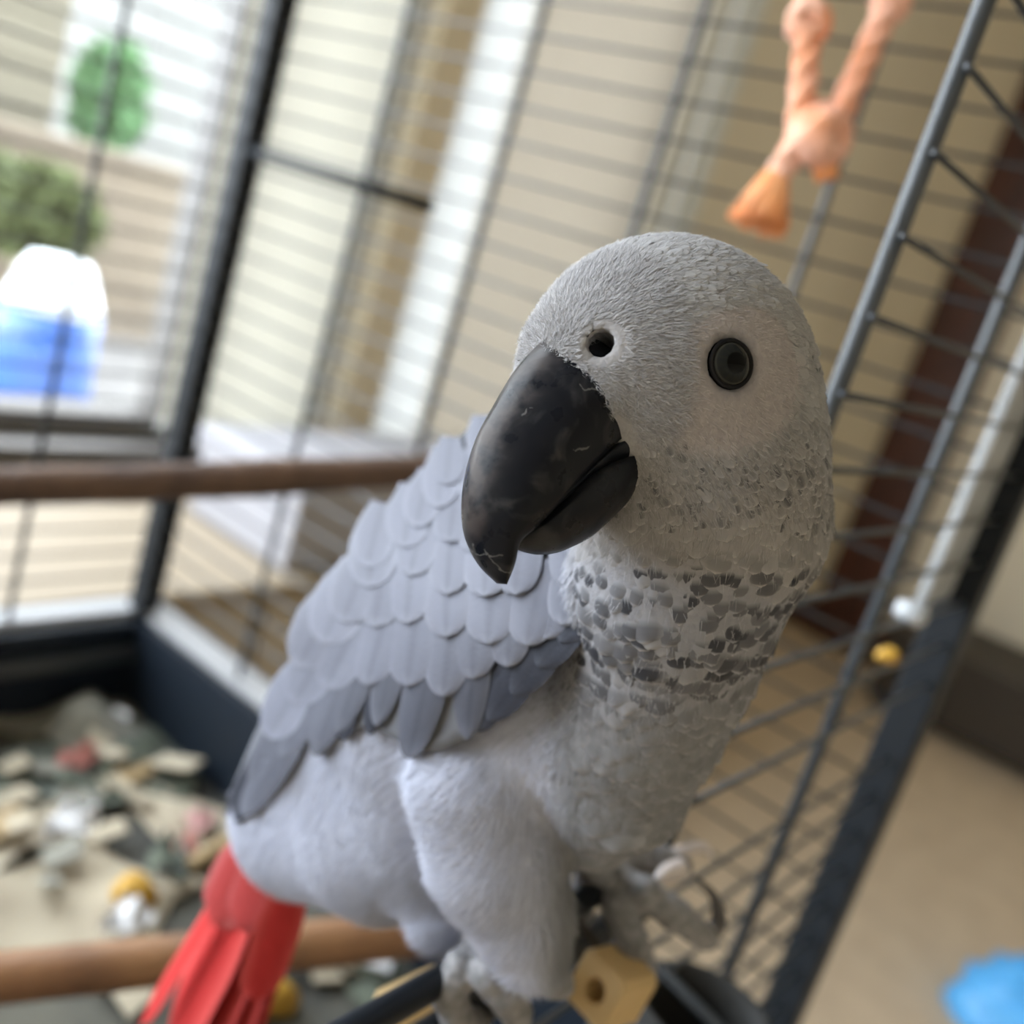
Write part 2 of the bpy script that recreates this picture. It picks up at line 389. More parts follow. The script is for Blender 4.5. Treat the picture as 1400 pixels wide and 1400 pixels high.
link('rim', *boxg(AXC - .002, AXC + .022, BF - .02, BB - .002, ZR - .004, ZR + .004, .002), M_rim, cage)
link('rim', *boxg(AL - .022, AL + .002, BF - .02, BB - .002, ZR - .004, ZR + .004, .002), M_rim, cage)
link('rim', *boxg(AL + .002, AXC - .002, BF - .022, BF + .002, ZR - .004, ZR + .004, .002), M_rim, cage)

# ------------------------------------------------------------------ perches
M_branch = mat('brown_branch_bark', (0.16, 0.095, 0.062), 0.7, var=(0.075, 0.045, 0.035), vscale=30, bump=.003, bscale=70)
M_dowel = mat('worn_orange_dowel', (0.30, 0.15, 0.065), 0.55, var=(0.13, 0.06, 0.03), vscale=22, bump=.001, bscale=80)
def branch(name, p0, p1, r0, r1, m, label, wob, seed):
    p0, p1 = np.array(p0), np.array(p1); g = np.random.default_rng(seed); n = 40; t = np.linspace(0, 1, n)
    P = p0 + (p1 - p0) * t[:, None]
    nz = np.convolve(g.normal(size=n + 8), np.ones(9) / 9, 'valid') * wob * 3
    P[:, 2] += nz[:n] * np.sin(t * math.pi) ; rr = r0 + (r1 - r0) * t + np.convolve(g.normal(size=n + 4), np.ones(5) / 5, 'valid')[:n] * wob
    o = link(name, *tube(P, rr, 16), m, None, True, origin=p0)
    return tag(o, label, 'perch')
q0, q1 = pw(0, 668, .52), pw(620, 641, .648); dq = (q1 - q0)
tL = (AL - q0[0]) / dq[0]; tR = (AXC - .001 - q0[0]) / dq[0]
branch('branch_perch', q0 + dq * tL, q0 + dq * tR, .0086, .0100, M_branch, 'rough dark brown branch perch spanning the cage at mid height', .0012, 3)
q0, q1 = pw(0, 1336, .395), pw(570, 1276, .455); dq = (q1 - q0)
tL = (AL - q0[0]) / dq[0]; tR = 1.06
branch('dowel_perch', q0 + dq * tL, q0 + dq * tR, .0098, .0098, M_dowel, 'smooth orange-brown dowel perch low in the cage behind the red tail', .0003, 5)

# ------------------------------------------------------------------ rope toy
M_rope = mat('orange_cotton_rope', (0.92, 0.38, 0.19), 0.9, var=(0.95, 0.55, 0.40), vscale=45, bump=.004, bscale=220, sheen=.3)
M_fray = mat('frayed_orange_cotton', (0.95, 0.40, 0.13), 0.95, var=(0.95, 0.50, 0.25), vscale=60, sheen=.3)
def twisted(P, r):
    P = spline(P, 40); T = np.gradient(P, axis=0); T /= np.linalg.norm(T, axis=1)[:, None]
    x = np.cross(T, (0.3, 0.1, 1.0)); x /= np.linalg.norm(x, axis=1)[:, None]; y = np.cross(T, x)
    s = np.r_[0, np.cumsum(np.linalg.norm(np.diff(P, axis=0), axis=1))]; out = []
    for k in range(3):
        a = s * 190 + k * 2.094
        out.append(tube(P + (np.cos(a)[:, None] * x + np.sin(a)[:, None] * y) * r * .5, r * .62, 8))
    return join(out)
DR = .42
toy = thing('rope_toy', pw(1120, 190, DR), 'knotted orange cotton rope toy with a frayed tassel hanging in the cage', 'toy')
def roof(px, py):
    p = pw(px, py, DR); return p
tl = pw(1112, -30, DR); tl2 = np.array((tl[0] + .008, tl[1], ZT - .001))
tr = pw(1232, -30, DR); tr2 = np.array((tr[0] + .02, tr[1], ZT - .001))
link('strand', *twisted([tl2, tl, pw(1106, 30, DR), pw(1100, 100, DR), pw(1096, 150, DR), pw(1088, 195, DR), pw(1062, 245, DR)], .0052), M_rope, toy, True)
link('strand', *twisted([tr2, tr, pw(1214, 10, DR), pw(1178, 90, DR), pw(1146, 160, DR), pw(1122, 190, DR - .004), pw(1100, 200, DR - .006)], .0052), M_rope, toy, True)
def knot(c, r, seed, m=M_rope):
    g = np.random.default_rng(seed); out = []
    for k in range(4):
        ax = g.normal(size=3); ax /= np.linalg.norm(ax); u = np.cross(ax, (.3, .5, .8)); u /= np.linalg.norm(u); v = np.cross(ax, u)
        a = np.linspace(0, 2 * math.pi, 22)
        P = c + (np.cos(a)[:, None] * u + np.sin(a)[:, None] * v) * r * .62 + ax * r * g.uniform(-.2, .2)
        out.append(tube(P, r * .48, 8))
    return join(out)
link('knot', *knot(pw(1106, 30, DR), .0085, 1), M_rope, toy, True)
link('knot', *knot(pw(1218, 4, DR), .0075, 4), M_rope, toy, True)
link('knot', *knot(pw(1122, 188, DR - .002), .0115, 2), M_rope, toy, True)
link('knot', *knot(pw(1118, 175, DR + .006), .0100, 9), M_rope, toy, True)
def fray(p, d, ln, r0, r1, n, seed):
    g = np.random.default_rng(seed); d = d / np.linalg.norm(d); u = np.cross(d, (0.2, 1, .3)); u /= np.linalg.norm(u); v = np.cross(d, u); out = []
    for i in range(n):
        a = g.uniform(0, 6.283); q = math.sqrt(g.uniform(0, 1)); e = np.array((math.cos(a) * u + math.sin(a) * v))
        P = [p + e * r0 * q, p + d * ln * .4 + e * (r0 * .6 + r1 * .4) * q, p + d * ln * g.uniform(.85, 1.05) + e * r1 * q]
        out.append(tube(P, [.0007, .0008, .0005], 5, False))
    return join(out)
link('tassel', *fray(pw(1062, 240, DR), pw(1036, 305, DR) - pw(1062, 240, DR), .0215, .0048, .0125, 260, 5), M_fray, toy)['kind'] = 'stuff'
link('short_end', *fray(pw(1120, 185, DR), pw(1130, 245, DR) - pw(1120, 185, DR), .0175, .0065, .0042, 120, 6), M_fray, toy)['kind'] = 'stuff'

# ------------------------------------------------------------------ litter on the tray
def tp(x, y): return onplane(x, y, 2, ZF)
def crumple(name, px, py, sx, sy, h, m, label, cat, seed, rot=0.0, group=None, lift=0.001):
    g = np.random.default_rng(seed); n = 9; c = tp(px, py) + np.array((0, 0, lift)); V = []; 
    ph = g.uniform(0, 6, 8)
    for i in range(n):
        for j in range(n):
            u, v = i / (n - 1) - .5, j / (n - 1) - .5
            zz = h * (.5 + .5 * math.sin(u * 7 + ph[0] + 2 * math.sin(v * 5 + ph[1]))) * (.6 + .4 * math.sin(v * 9 + ph[2])) + abs(g.normal()) * h * .12
            x = (u + g.normal() * .015) * sx * (1 + .25 * math.sin(v * 4 + ph[3])); y = (v + g.normal() * .015) * sy * (1 + .25 * math.sin(u * 5 + ph[4]))
            V.append(c + np.array((x * math.cos(rot) - y * math.sin(rot), x * math.sin(rot) + y * math.cos(rot), max(zz, 0.0))))
    F = [(i * n + j, (i + 1) * n + j, (i + 1) * n + j + 1, i * n + j + 1) for i in range(n - 1) for j in range(n - 1)]
    V = np.array(V); V2 = V - np.array((0, 0, .0008)); k = len(V)
    F2 = F + [tuple(q + k for q in f[::-1]) for f in F]
    o = link(name, np.concatenate([V, V2]), F2, m, None, True, origin=c)
    return tag(o, label, cat, group)
M_paperA = mat('grey_newsprint', (0.30, 0.29, 0.24), 0.95, var=(0.20, 0.20, 0.18), vscale=25)
M_paperB = mat('cream_paper', (0.50, 0.44, 0.33), 0.95, var=(0.42, 0.36, 0.27), vscale=20)
M_paperW = mat('white_paper', (0.75, 0.75, 0.76), 0.9)
M_greens = mat('dry_grey_greens', (0.13, 0.15, 0.11), 0.95, var=(0.07, 0.08, 0.07), vscale=40)
M_pink = mat('pink_crumb', (0.48, 0.20, 0.17), 0.8)
M_yel = mat('yellow_wood', (0.62, 0.36, 0.05), 0.6, var=(0.45, 0.24, 0.03), vscale=60)
M_tan = mat('tan_wood', (0.46, 0.33, 0.17), 0.6, var=(0.36, 0.25, 0.12), vscale=30, stretch=(1, 6, 6))
crumple('newspaper_wad', 90, 975, .11, .12, .030, M_paperA, 'crumpled grey newspaper wad at the back corner of the tray', 'paper', 11, .3)
crumple('newspaper_sheet', 175, 1050, .10, .08, .014, M_greens, 'flattened dark grey paper sheet beside the crumpled newspaper', 'paper', 12, .8)
crumple('newspaper_shred', 30, 1075, .08, .05, .012, M_greens, 'dark mottled newspaper shred near the tray wall', 'paper', 13, .2)
crumple('cream_card', 110, 1245, .13, .12, .010, M_paperB, 'large torn cream paper sheet lying on the tray behind the dowel perch', 'paper', 14, .5)
crumple('cream_strip', 225, 1110, .13, .05, .008, M_paperB, 'long torn cream paper strip pointing at the tail', 'paper', 15, 1.9)
crumple('cream_scrap', 25, 1140, .07, .05, .010, M_paperB, 'small curled cream paper scrap by the tray edge', 'paper', 16, .1)
crumple('white_scrap', 90, 1147, .035, .022, .012, M_paperW, 'small white paper scrap on the cream sheet', 'paper', 17, .4, lift=.008)
crumple('white_tuft', 170, 1284, .024, .020, .014, M_paperW, 'white paper tuft beside the yellow lump', 'paper', 18, .4, lift=.012)
crumple('pink_peel', 105, 1062, .030, .018, .012, M_pink, 'dull pink peel on the newspaper', 'peel', 19, .4, lift=.014)
crumple('pink_husk', 268, 1138, .020, .016, .012, mat('pale_pink', (0.62, 0.36, 0.34), .8), 'pale pink husk beside the wing tip', 'husk', 20, .4, lift=.008)
crumple('red_husk', 250, 1175, .022, .016, .010, M_pink, 'dull red husk beside the pale pink husk', 'husk', 21, 1.0, lift=.008)
crumple('dark_leaf', 222, 1195, .040, .020, .012, M_greens, 'dark wilted leaf on the cream strip', 'leaf', 22, 1.0, lift=.010)
def lump(name, c, r, m, label, cat, seed, group=None):
    g = np.random.default_rng(seed); n, k = 10, 14; V = []; ph = g.uniform(0, 6, 6)
    for i in range(n + 1):
        th = math.pi * i / n
        for j in range(k):
            a = 2 * math.pi * j / k; rr = r * (1 + .13 * math.sin(3 * a + ph[0]) * math.sin(th) + .1 * math.sin(2 * th + ph[1] + a))
            V.append(np.array(c) + rr * np.array((math.sin(th) * math.cos(a), math.sin(th) * math.sin(a), .8 * math.cos(th))))
    F = [(i * k + j, (i + 1) * k + j, (i + 1) * k + (j + 1) % k, i * k + (j + 1) % k) for i in range(n) for j in range(k)]
    return tag(link(name, V, F, m, None, True, origin=c), label, cat, group)
for (px, py, rr, nm, lb) in ((181, 1238, .014, 'corn_lump', 'yellow-brown corn lump lying between cream papers'),
                             (372, 1378, .013, 'corn_lump', 'bright yellow corn lump below the red tail'),
                             (330, 1388, .011, 'corn_lump', 'dull orange corn lump beside the bright yellow one')):
    c = tp(px, py) + np.array((0, 0, rr * .6)); c = CAM + (c - CAM) * 1.0
    lump(nm, c, rr, M_yel, lb, 'food', int(px), None)
# a stick and wood chips
s0, s1 = tp(255, 1205) + (0, 0, .012), tp(330, 1165) + (0, 0, .014)
tag(link('chewed_stick', *tube([s0 + (s1 - s0) * t for t in np.linspace(0, 1, 6)], [.005, .006, .0055, .006, .0055, .004], 10), M_tan, None, True, origin=s0), 'chewed tan wooden stick lying on the tray by the tail', 'stick')
cols = [M_paperB, M_tan, M_greens, M_paperA, M_yel, M_paperW]
chipnames = ['cream', 'tan', 'dark', 'grey', 'yellow', 'white']
k = 0
for i in range(150):
    x, y = rng.uniform(AL + .03, AXC - .03), rng.uniform(BF + .06, BB - .04)
    pr = w2c((x, y, ZF)); px, py = CX + FPX * pr[0] / pr[2], CY + FPX * pr[1] / pr[2]
    if not (-60 < px < 700 and py < 1450): continue
    ci = int(rng.choice([0, 1, 2, 3, 4, 5], p=[.40, .17, .17, .20, .02, .04])); l_, w_ = rng.uniform(.008, .022), rng.uniform(.005, .011)
    a = rng.uniform(0, 6.28); z0 = ZF + rng.uniform(.001, .010)
    V, F = boxg(-l_, l_, -w_, w_, 0, .0025, .0008); V[:, 2] += .003 * np.sin(V[:, 0] / l_ * 2) + V[:, 0] * rng.uniform(-.3, .3)
    ca, sa = math.cos(a), math.sin(a)
    V = np.stack([x + V[:, 0] * ca - V[:, 1] * sa, y + V[:, 0] * sa + V[:, 1] * ca, z0 + V[:, 2] - V[:, 2].min()], 1)
    tag(link('litter_chip', V, F, cols[ci], None, origin=(x, y, z0)), 'small %s chip scattered on the tray litter' % chipnames[ci], 'chip', 'small %s litter chips on the tray' % chipnames[ci]); k += 1

# drilled toy block hanging under the sill, tan block, dark cup
def block_with_hole(c, ux, uy, uz, s, m, name, label):
    """cube of half size s with a round hole drilled through along ux"""
    n = 24; V, F = [], []; ux, uy, uz = [np.array(v) / np.linalg.norm(v) for v in (ux, uy, uz)]
    def sq(a):
        k = 1 / max(abs(math.cos(a)), abs(math.sin(a))); return (math.cos(a) * k, math.sin(a) * k)
    for sx in (-1, 1):
        for j in range(n):
            a = 2 * math.pi * (j + .5) / n - 0.0; q = sq(a); V.append(c + ux * sx * s + uy * q[0] * s * .90 + uz * q[1] * s * .90)
        for j in range(n):
            a = 2 * math.pi * (j + .5) / n; q = sq(a); V.append(c + ux * sx * s * .9 + uy * q[0] * s + uz * q[1] * s)
        for j in range(n):
            a = 2 * math.pi * (j + .5) / n; V.append(c + ux * sx * s + (uy * math.cos(a) + uz * math.sin(a)) * s * .42)
    A = 3 * n
    for j in range(n):
        j2 = (j + 1) % n
        for b in (0, A):
            F.append((b + j, b + j2, b + 2 * n + j2, b + 2 * n + j)); F.append((b + j, b + n + j, b + n + j2, b + j2))
        F.append((n + j, A + n + j, A + n + j2, n + j2)); F.append((2 * n + j, 2 * n + j2, A + 2 * n + j2, A + 2 * n + j))
    o = link(name, V, F, m, None, origin=c); return tag(o, label, 'toy')
cb = pw(836, 1348, .268)
Bc = lambda v: R @ np.array(v, float)
M_blk = mat('pine_toy_block', (0.60, 0.42, 0.20), 0.6, var=(0.52, 0.36, 0.16), vscale=30)
tb = block_with_hole(cb, Bc((-.62, -.18, -.74)), Bc((.62, .45, -.6)), Bc((-.45, .86, .1)), .0074, M_blk, 'toy_block', 'drilled yellow pine toy block hanging under the door sill')
tb['_o'] = [float(v) for v in cb]
link('cord', *tube([cb + Bc((0, -.004, 0)), np.array((cb[0], BF + .004, cb[2] + .012)), np.array((cb[0], BF, ZS - .016))], .0011, 6), M_dark, tb, True)
c2 = pw(566, 1392, .262)
block_with_hole(c2, Bc((.9, -.3, .3)), Bc((.3, .9, 0)), Bc((0, .1, 1)), .0085, M_blk, 'toy_block', 'pine toy block beside the perching foot under the door sill')
M_cup = mat('charcoal_cup', (0.022, 0.022, 0.021), 0.8, bump=.002, bscale=120)
cc = pw(940, 1440, .345)
cup = thing('food_cup', cc, 'charcoal grey food cup hooked inside the front wires below the lifted foot', 'bowl')
prof = [(.016, -.040), (.020, -.02), (.0225, .010), (.0235, .017), (.021, .018), (.019, .008), (.015, -.03), (.0, -.034)]
n = 28; V = [cc + np.array((r * math.cos(2 * math.pi * j / n), r * math.sin(2 * math.pi * j / n), z)) for r, z in prof for j in range(n)]
F = [(i * n + j, i * n + (j + 1) % n, (i + 1) * n + (j + 1) % n, (i + 1) * n + j) for i in range(len(prof) - 1) for j in range(n)] + [tuple(range(n - 1, -1, -1))]
link('bowl_body', V, F, M_cup, cup, True)
hp = np.array((cc[0], BF, cc[2] + .02))
link('hook', *tube([cc + (0, -.021, .012), hp + (0, .004, 0), hp + (0, -.003, -.002)], .002, 8), M_bar, cup)
# yellow bead on a front wire
yb_ = onplane(1214, 896, 1, BF - .003)
lump('wooden_bead', yb_, .0042, M_yel, 'small yellow wooden bead caught on the front wires beside the zinc strip', 'bead', 3)
# blue bag on the carpet
p = tuple(onplane(1408, 1368, 2, .05)); g = np.random.default_rng(8); V = []; n, k = 14, 26
for i in range(n + 1):
    th = math.pi * .5 * i / n
    for j in range(k):
        a = 2 * math.pi * j / k; r = .105 * (1 + .10 * math.sin(3 * a + 1) + .06 * math.sin(7 * a + i) + .04 * g.normal())
        V.append((p[0] + r * math.sin(th) * math.cos(a), p[1] + r * math.sin(th) * math.sin(a), .001 + .10 * math.cos(th) * (1 + .12 * math.sin(5 * a + 2 * i))))
F = [(i * k + j, (i + 1) * k + j, (i + 1) * k + (j + 1) % k, i * k + (j + 1) % k) for i in range(n) for j in range(k)]
tag(link('blue_bag', V, F, mat('sky_blue_plastic', (0.12, 0.50, 1.0), .4), None, True, origin=(p[0], p[1], 0)), 'crumpled sky blue plastic bag lying on the tan carpet', 'bag')

# ------------------------------------------------------------------ the parrot
# built in camera-aligned metres (x right, y down, z away), then turned into the room
def smin(a, b, k):
    h = np.clip(.5 + .5 * (b - a) / k, 0, 1); return b * (1 - h) + a * h - k * h * (1 - h)
def cone(p, a, b, ra, rb):
    a, b = np.asarray(a, np.float32), np.asarray(b, np.float32); ab = b - a
    t = np.clip(((p - a) @ ab) / ab.dot(ab), 0, 1)
    return np.sqrt((((p - a) - t[..., None] * ab) ** 2).sum(-1)) - (ra + (rb - ra) * t)
def ellip(q, r):
    r = np.asarray(r, np.float32); k0 = np.sqrt(((q / r) ** 2).sum(-1)); k1 = np.sqrt(((q / (r * r)) ** 2).sum(-1)) + 1e-9
    return k0 * (k0 - 1) / k1
def surface_nets(fn, lo, hi, h):
    ax = [np.arange(lo[i], hi[i] + h, h, dtype=np.float32) for i in range(3)]
    nx, ny, nz = [len(a) for a in ax]; S = np.empty((nx, ny, nz), np.float32)
    Y, Z = np.meshgrid(ax[1], ax[2], indexing='ij')
    for i0 in range(0, nx, 8):
        xs = ax[0][i0:i0 + 8]; P = np.empty((len(xs), ny, nz, 3), np.float32)
        P[..., 0] = xs[:, None, None]; P[..., 1] = Y; P[..., 2] = Z
        S[i0:i0 + 8] = fn(P)
    ins = S < 0
    c = ins[:-1, :-1, :-1].astype(np.int8)
    for dx, dy, dz in [(1,0,0),(0,1,0),(0,0,1),(1,1,0),(1,0,1),(0,1,1),(1,1,1)]:
        c = c + ins[dx:nx-1+dx, dy:ny-1+dy, dz:nz-1+dz]
    act = (c > 0) & (c < 8); idx = -np.ones(act.shape, np.int64); I = np.argwhere(act); idx[act] = np.arange(len(I))
    acc = np.zeros((len(I), 3)); cnt = np.zeros(len(I))
    cor = [(0,0,0),(1,0,0),(0,1,0),(1,1,0),(0,0,1),(1,0,1),(0,1,1),(1,1,1)]
    vals = [S[I[:,0]+a, I[:,1]+b, I[:,2]+d] for a, b, d in cor]
    for e in [(0,1),(2,3),(4,5),(6,7),(0,2),(1,3),(4,6),(5,7),(0,4),(1,5),(2,6),(3,7)]:
        v0, v1 = vals[e[0]], vals[e[1]]; m = (v0 < 0) != (v1 < 0); t = np.where(m, v0 / np.where(m, v0 - v1, 1), 0)
        p = np.array(cor[e[0]]) + t[:, None] * (np.array(cor[e[1]]) - np.array(cor[e[0]])); acc[m] += p[m]; cnt[m] += 1
    V = (I + acc / cnt[:, None]) * h + np.array(lo)
    F = []
    for axn, (u, v) in ((0, (1, 2)), (1, (2, 0)), (2, (0, 1))):
        sl0 = [slice(None)] * 3; sl1 = [slice(None)] * 3; sl0[axn] = slice(0, -1); sl1[axn] = slice(1, None)
        a, b = ins[tuple(sl0)], ins[tuple(sl1)]; E = np.argwhere(a != b)
        ok = (E[:, u] > 0) & (E[:, v] > 0) & (E[:, u] < act.shape[u]) & (E[:, v] < act.shape[v]) & (E[:, axn] < act.shape[axn]); E = E[ok]
        fl = a[E[:,0], E[:,1], E[:,2]]
        du = np.zeros(3, int); du[u] = 1; dv = np.zeros(3, int); dv[v] = 1
        q = [idx[tuple((E - s).T)] for s in (du + dv, dv, 0 * du, du)]
        Q = np.stack(q, 1); Q = np.where(fl[:, None], Q, Q[:, ::-1]); F.append(Q)
    F = np.concatenate(F); F = F[(F >= 0).all(1)]
    return V, F
def grad(fn, V, e=2e-4):
    G = np.stack([fn((V + e * d).astype(np.float32)) - fn((V - e * d).astype(np.float32)) for d in np.eye(3)], 1).astype(float)
    return G / (np.linalg.norm(G, axis=1)[:, None] + 1e-12)
def relax(fn, V, it=2):
    for _ in range(it): V = V - grad(fn, V) * fn(V.astype(np.float32)).astype(float)[:, None] * .9
    return V
def sproj(V): return CX + FPX * V[..., 0] / V[..., 2], CY + FPX * V[..., 1] / V[..., 2]

# head frame
PHI = math.radians(40.0)
HF = np.array((-math.cos(PHI), 0.0, -math.sin(PHI))); HL = np.array((math.sin(PHI), 0.0, -math.cos(PHI))); HU = np.array((0.0, -1.0, 0.0))
HE = pc(1003, 497, .158); HO = HE - HL * .0165
HM = np.stack([HF, HL, HU]).astype(np.float32)         # camera -> head
def head2c(q): return HO + np.asarray(q, float) @ HM.astype(float)
def c2head(p): return (np.asarray(p, float) - HO) @ HM.T.astype(float)

def S_(x, y, z, r): return (pc(x, y, z).astype(np.float32), r)
NECK = [S_(962, 640, .178, .0200), S_(966, 705, .183, .0204), S_(925, 800, .187, .0190), S_(905, 880, .195, .0180), S_(866, 970, .205, .0176), S_(842, 1060, .213, .0150), S_(812, 1115, .220, .0105)]
TRUNK = [S_(862, 950, .208, .0165), S_(785, 940, .222, .0240), S_(650, 960, .249, .0320), S_(510, 1040, .278, .0270), S_(415, 1110, .296, .0195)]
BELLY = [S_(600, 1100, .252, .0225), S_(530, 1135, .266, .0215), S_(425, 1140, .290, .0170)]
THIGH = [S_(662, 1070, .219, .0160), S_(680, 1170, .219, .0140), S_(712, 1245, .220, .0105), S_(726, 1296, .221, .0084)]
THIGH2 = [S_(800, 1080, .245, .0120), S_(800, 1130, .262, .0075), S_(818, 1180, .276, .0050)]
UNDER = [S_(600, 1190, .250, .0130), S_(606, 1252, .247, .0085)]
def chain(p, C, k):
    d = None
    for (a, ra), (b, rb) in zip(C[:-1], C[1:]):
        e = cone(p, a, b, ra, rb); d = e if d is None else smin(d, e, k)
    return d
HOf = HO.astype(np.float32)
def head_sdf(p):
    q = (p - HOf) @ HM.T
    d = ellip(q - np.array((-.0045, 0, -.0010), np.float32), (.0262, .0218, .0236))
    d = smin(d, ellip(q - np.array((.0125, 0, -.0012), np.float32), (.0112, .0128, .0105)), .005)      # cere and lores
    qa = np.stack([q[..., 0], np.abs(q[..., 1]), q[..., 2]], -1)
    d = smin(d, ellip(qa - np.array((.0185, .0078, -.0052), np.float32), (.0026, .0026, .0040)), .002)  # cere tongue
    d = smin(d, ellip(q - np.array((-.007, 0, -.0150), np.float32), (.0180, .0200, .0145)), .004)      # cheeks
    return d, q
NOS = None; EYES = None; NDIR = np.array((.80, .60, .0), np.float32)
def bird_sdf(p):
    d, q = head_sdf(p)
    d = smin(d, chain(p, NECK, .002), .007)
    b = chain(p, TRUNK, .003)
    b = smin(b, chain(p, BELLY, .003), .007)
    d = smin(d, b, .005)
    d = smin(d, chain(p, THIGH, .003), .0035)
    d = smin(d, chain(p, THIGH2, .002), .003)
    d = smin(d, chain(p, UNDER, .003), .004)
    ql = np.stack([q[..., 0], np.abs(q[..., 1]), q[..., 2]], -1)
    if EYES is not None:                                  # shallow sockets
        d = -smin(-d, np.sqrt(((ql - EYES) ** 2).sum(-1)) - .0036, .0012)
    if NOS is not None:                                   # nostrils
        d = -smin(-d, cone(ql, NOS + NDIR * .002, NOS - NDIR * .0100, .0021, .0019), .0006)
    return d
def cast(fn, x, y, z0=.12):
    d = np.array(((x - CX) / FPX, (y - CY) / FPX, 1.0)); z = z0
    for _ in range(200):
        s = float(fn((d * z)[None].astype(np.float32))[0]); z += s * .7
        if abs(s) < 1e-6 or z > .5: break
    return d * z
nz_ = c2head(cast(bird_sdf, 820, 468)); ez_ = c2head(cast(bird_sdf, 1003, 497))
NOS = np.array((nz_[0], abs(nz_[1]), nz_[2]), np.float32); EYES = np.array((ez_[0], abs(ez_[1]) - .0004, ez_[2]), np.float32)
LO, HI = np.array((-.105, -.052, .118)), np.array((.075, .150, .335))
BV, BFc = surface_nets(bird_sdf, LO, HI, .00115)
BV = relax(bird_sdf, BV, 2); BN = grad(bird_sdf, BV)

def fbm(P, s, seed=0):
    g = np.random.default_rng(seed); out = 0
    for o in range(4):
        for _ in range(3):
            k = g.normal(size=3); k /= np.linalg.norm(k); out = out + np.sin(P @ k * s * 2 ** o * g.uniform(.7, 1.3) + g.uniform(0, 6.28)) / 2 ** o
    return out / 4
def smooth(a, b, x):
    t = np.clip((x - a) / (b - a), 0, 1); return t * t * (3 - 2 * t)
def mixc(a, b, t): return a * (1 - t[..., None]) + b * t[..., None]
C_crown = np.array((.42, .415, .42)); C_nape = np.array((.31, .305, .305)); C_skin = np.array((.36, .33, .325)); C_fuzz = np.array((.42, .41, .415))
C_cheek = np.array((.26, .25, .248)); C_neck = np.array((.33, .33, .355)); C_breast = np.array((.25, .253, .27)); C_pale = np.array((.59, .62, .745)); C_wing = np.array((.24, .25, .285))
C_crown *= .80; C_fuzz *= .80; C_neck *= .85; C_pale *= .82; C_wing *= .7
def zones(V):
    q = c2head(V) * 1000.0; f, l, u = q[:, 0], np.abs(q[:, 1]), q[:, 2]; x, y = sproj(V)
    head = 1 - smooth(-26, -19, -u * 0 + 0 + (-(u)) * -1 * -1) if False else smooth(-27, -19, u)
    patch = 1 - smooth(.92, 1.04, np.sqrt(((f - 3.0) / 12.5) ** 2 + ((u + 2.5 + .15 * f) / 11.0) ** 2) + .05 * fbm(V, 500, 3)); patch = patch * smooth(7, 10, l)
    lores = smooth(8.5, 12.5, f + .03 * 0) * smooth(-16, -9, u)
    return f, l, u, x, y, head, patch, lores
def base_color(V):
    f, l, u, x, y, head, patch, lores = zones(V)
    n = fbm(V, 260, 5)
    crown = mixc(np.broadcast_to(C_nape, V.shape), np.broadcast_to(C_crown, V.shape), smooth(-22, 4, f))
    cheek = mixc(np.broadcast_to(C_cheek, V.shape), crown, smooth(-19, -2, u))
    hc = mixc(cheek, np.broadcast_to(C_skin, V.shape), patch)
    hc = mixc(hc, np.broadcast_to(C_fuzz, V.shape), lores)
    nk = mixc(np.broadcast_to(C_neck, V.shape), np.broadcast_to(C_breast, V.shape), smooth(930, 1060, y + .25 * (x - 850)))
    nk = mixc(np.broadcast_to(C_cheek * 1.15, V.shape), nk, smooth(740, 800, y + .15 * (850 - x)))
    pale = np.broadcast_to(C_pale, V.shape)
    body = mixc(pale, nk, smooth(740, 790, x + .05 * (y - 1000)))
    c = mixc(body, hc, head)
    return c * (1 + .06 * n)[:, None]
bc = base_color(BV)
q = c2head(BV); ql = np.stack([q[:, 0], np.abs(q[:, 1]), q[:, 2]], 1)
ee = np.sqrt(((ql - EYES) ** 2).sum(1)); bc = mixc(bc, np.broadcast_to(np.array((.20, .19, .20)), bc.shape), (1 - smooth(.0038, .0058, ee)) * .8)
M_feath = mat('feather_down', (1, 1, 1), .75, attr=True, var=(.86, .86, .88), vscale=900, bump=.00035, bscale=1400, spec=.12)
M_plume = mat('feather_vane', (1, 1, 1), .7, attr=True, spec=.12)
parrot = thing('parrot', c2w(pc(725, 1330, .24)), 'grey parrot with black hooked beak and red tail perched on the cage door sill', 'parrot')
body = link('body', c2w(BV), BFc, M_feath, parrot, True, bc)

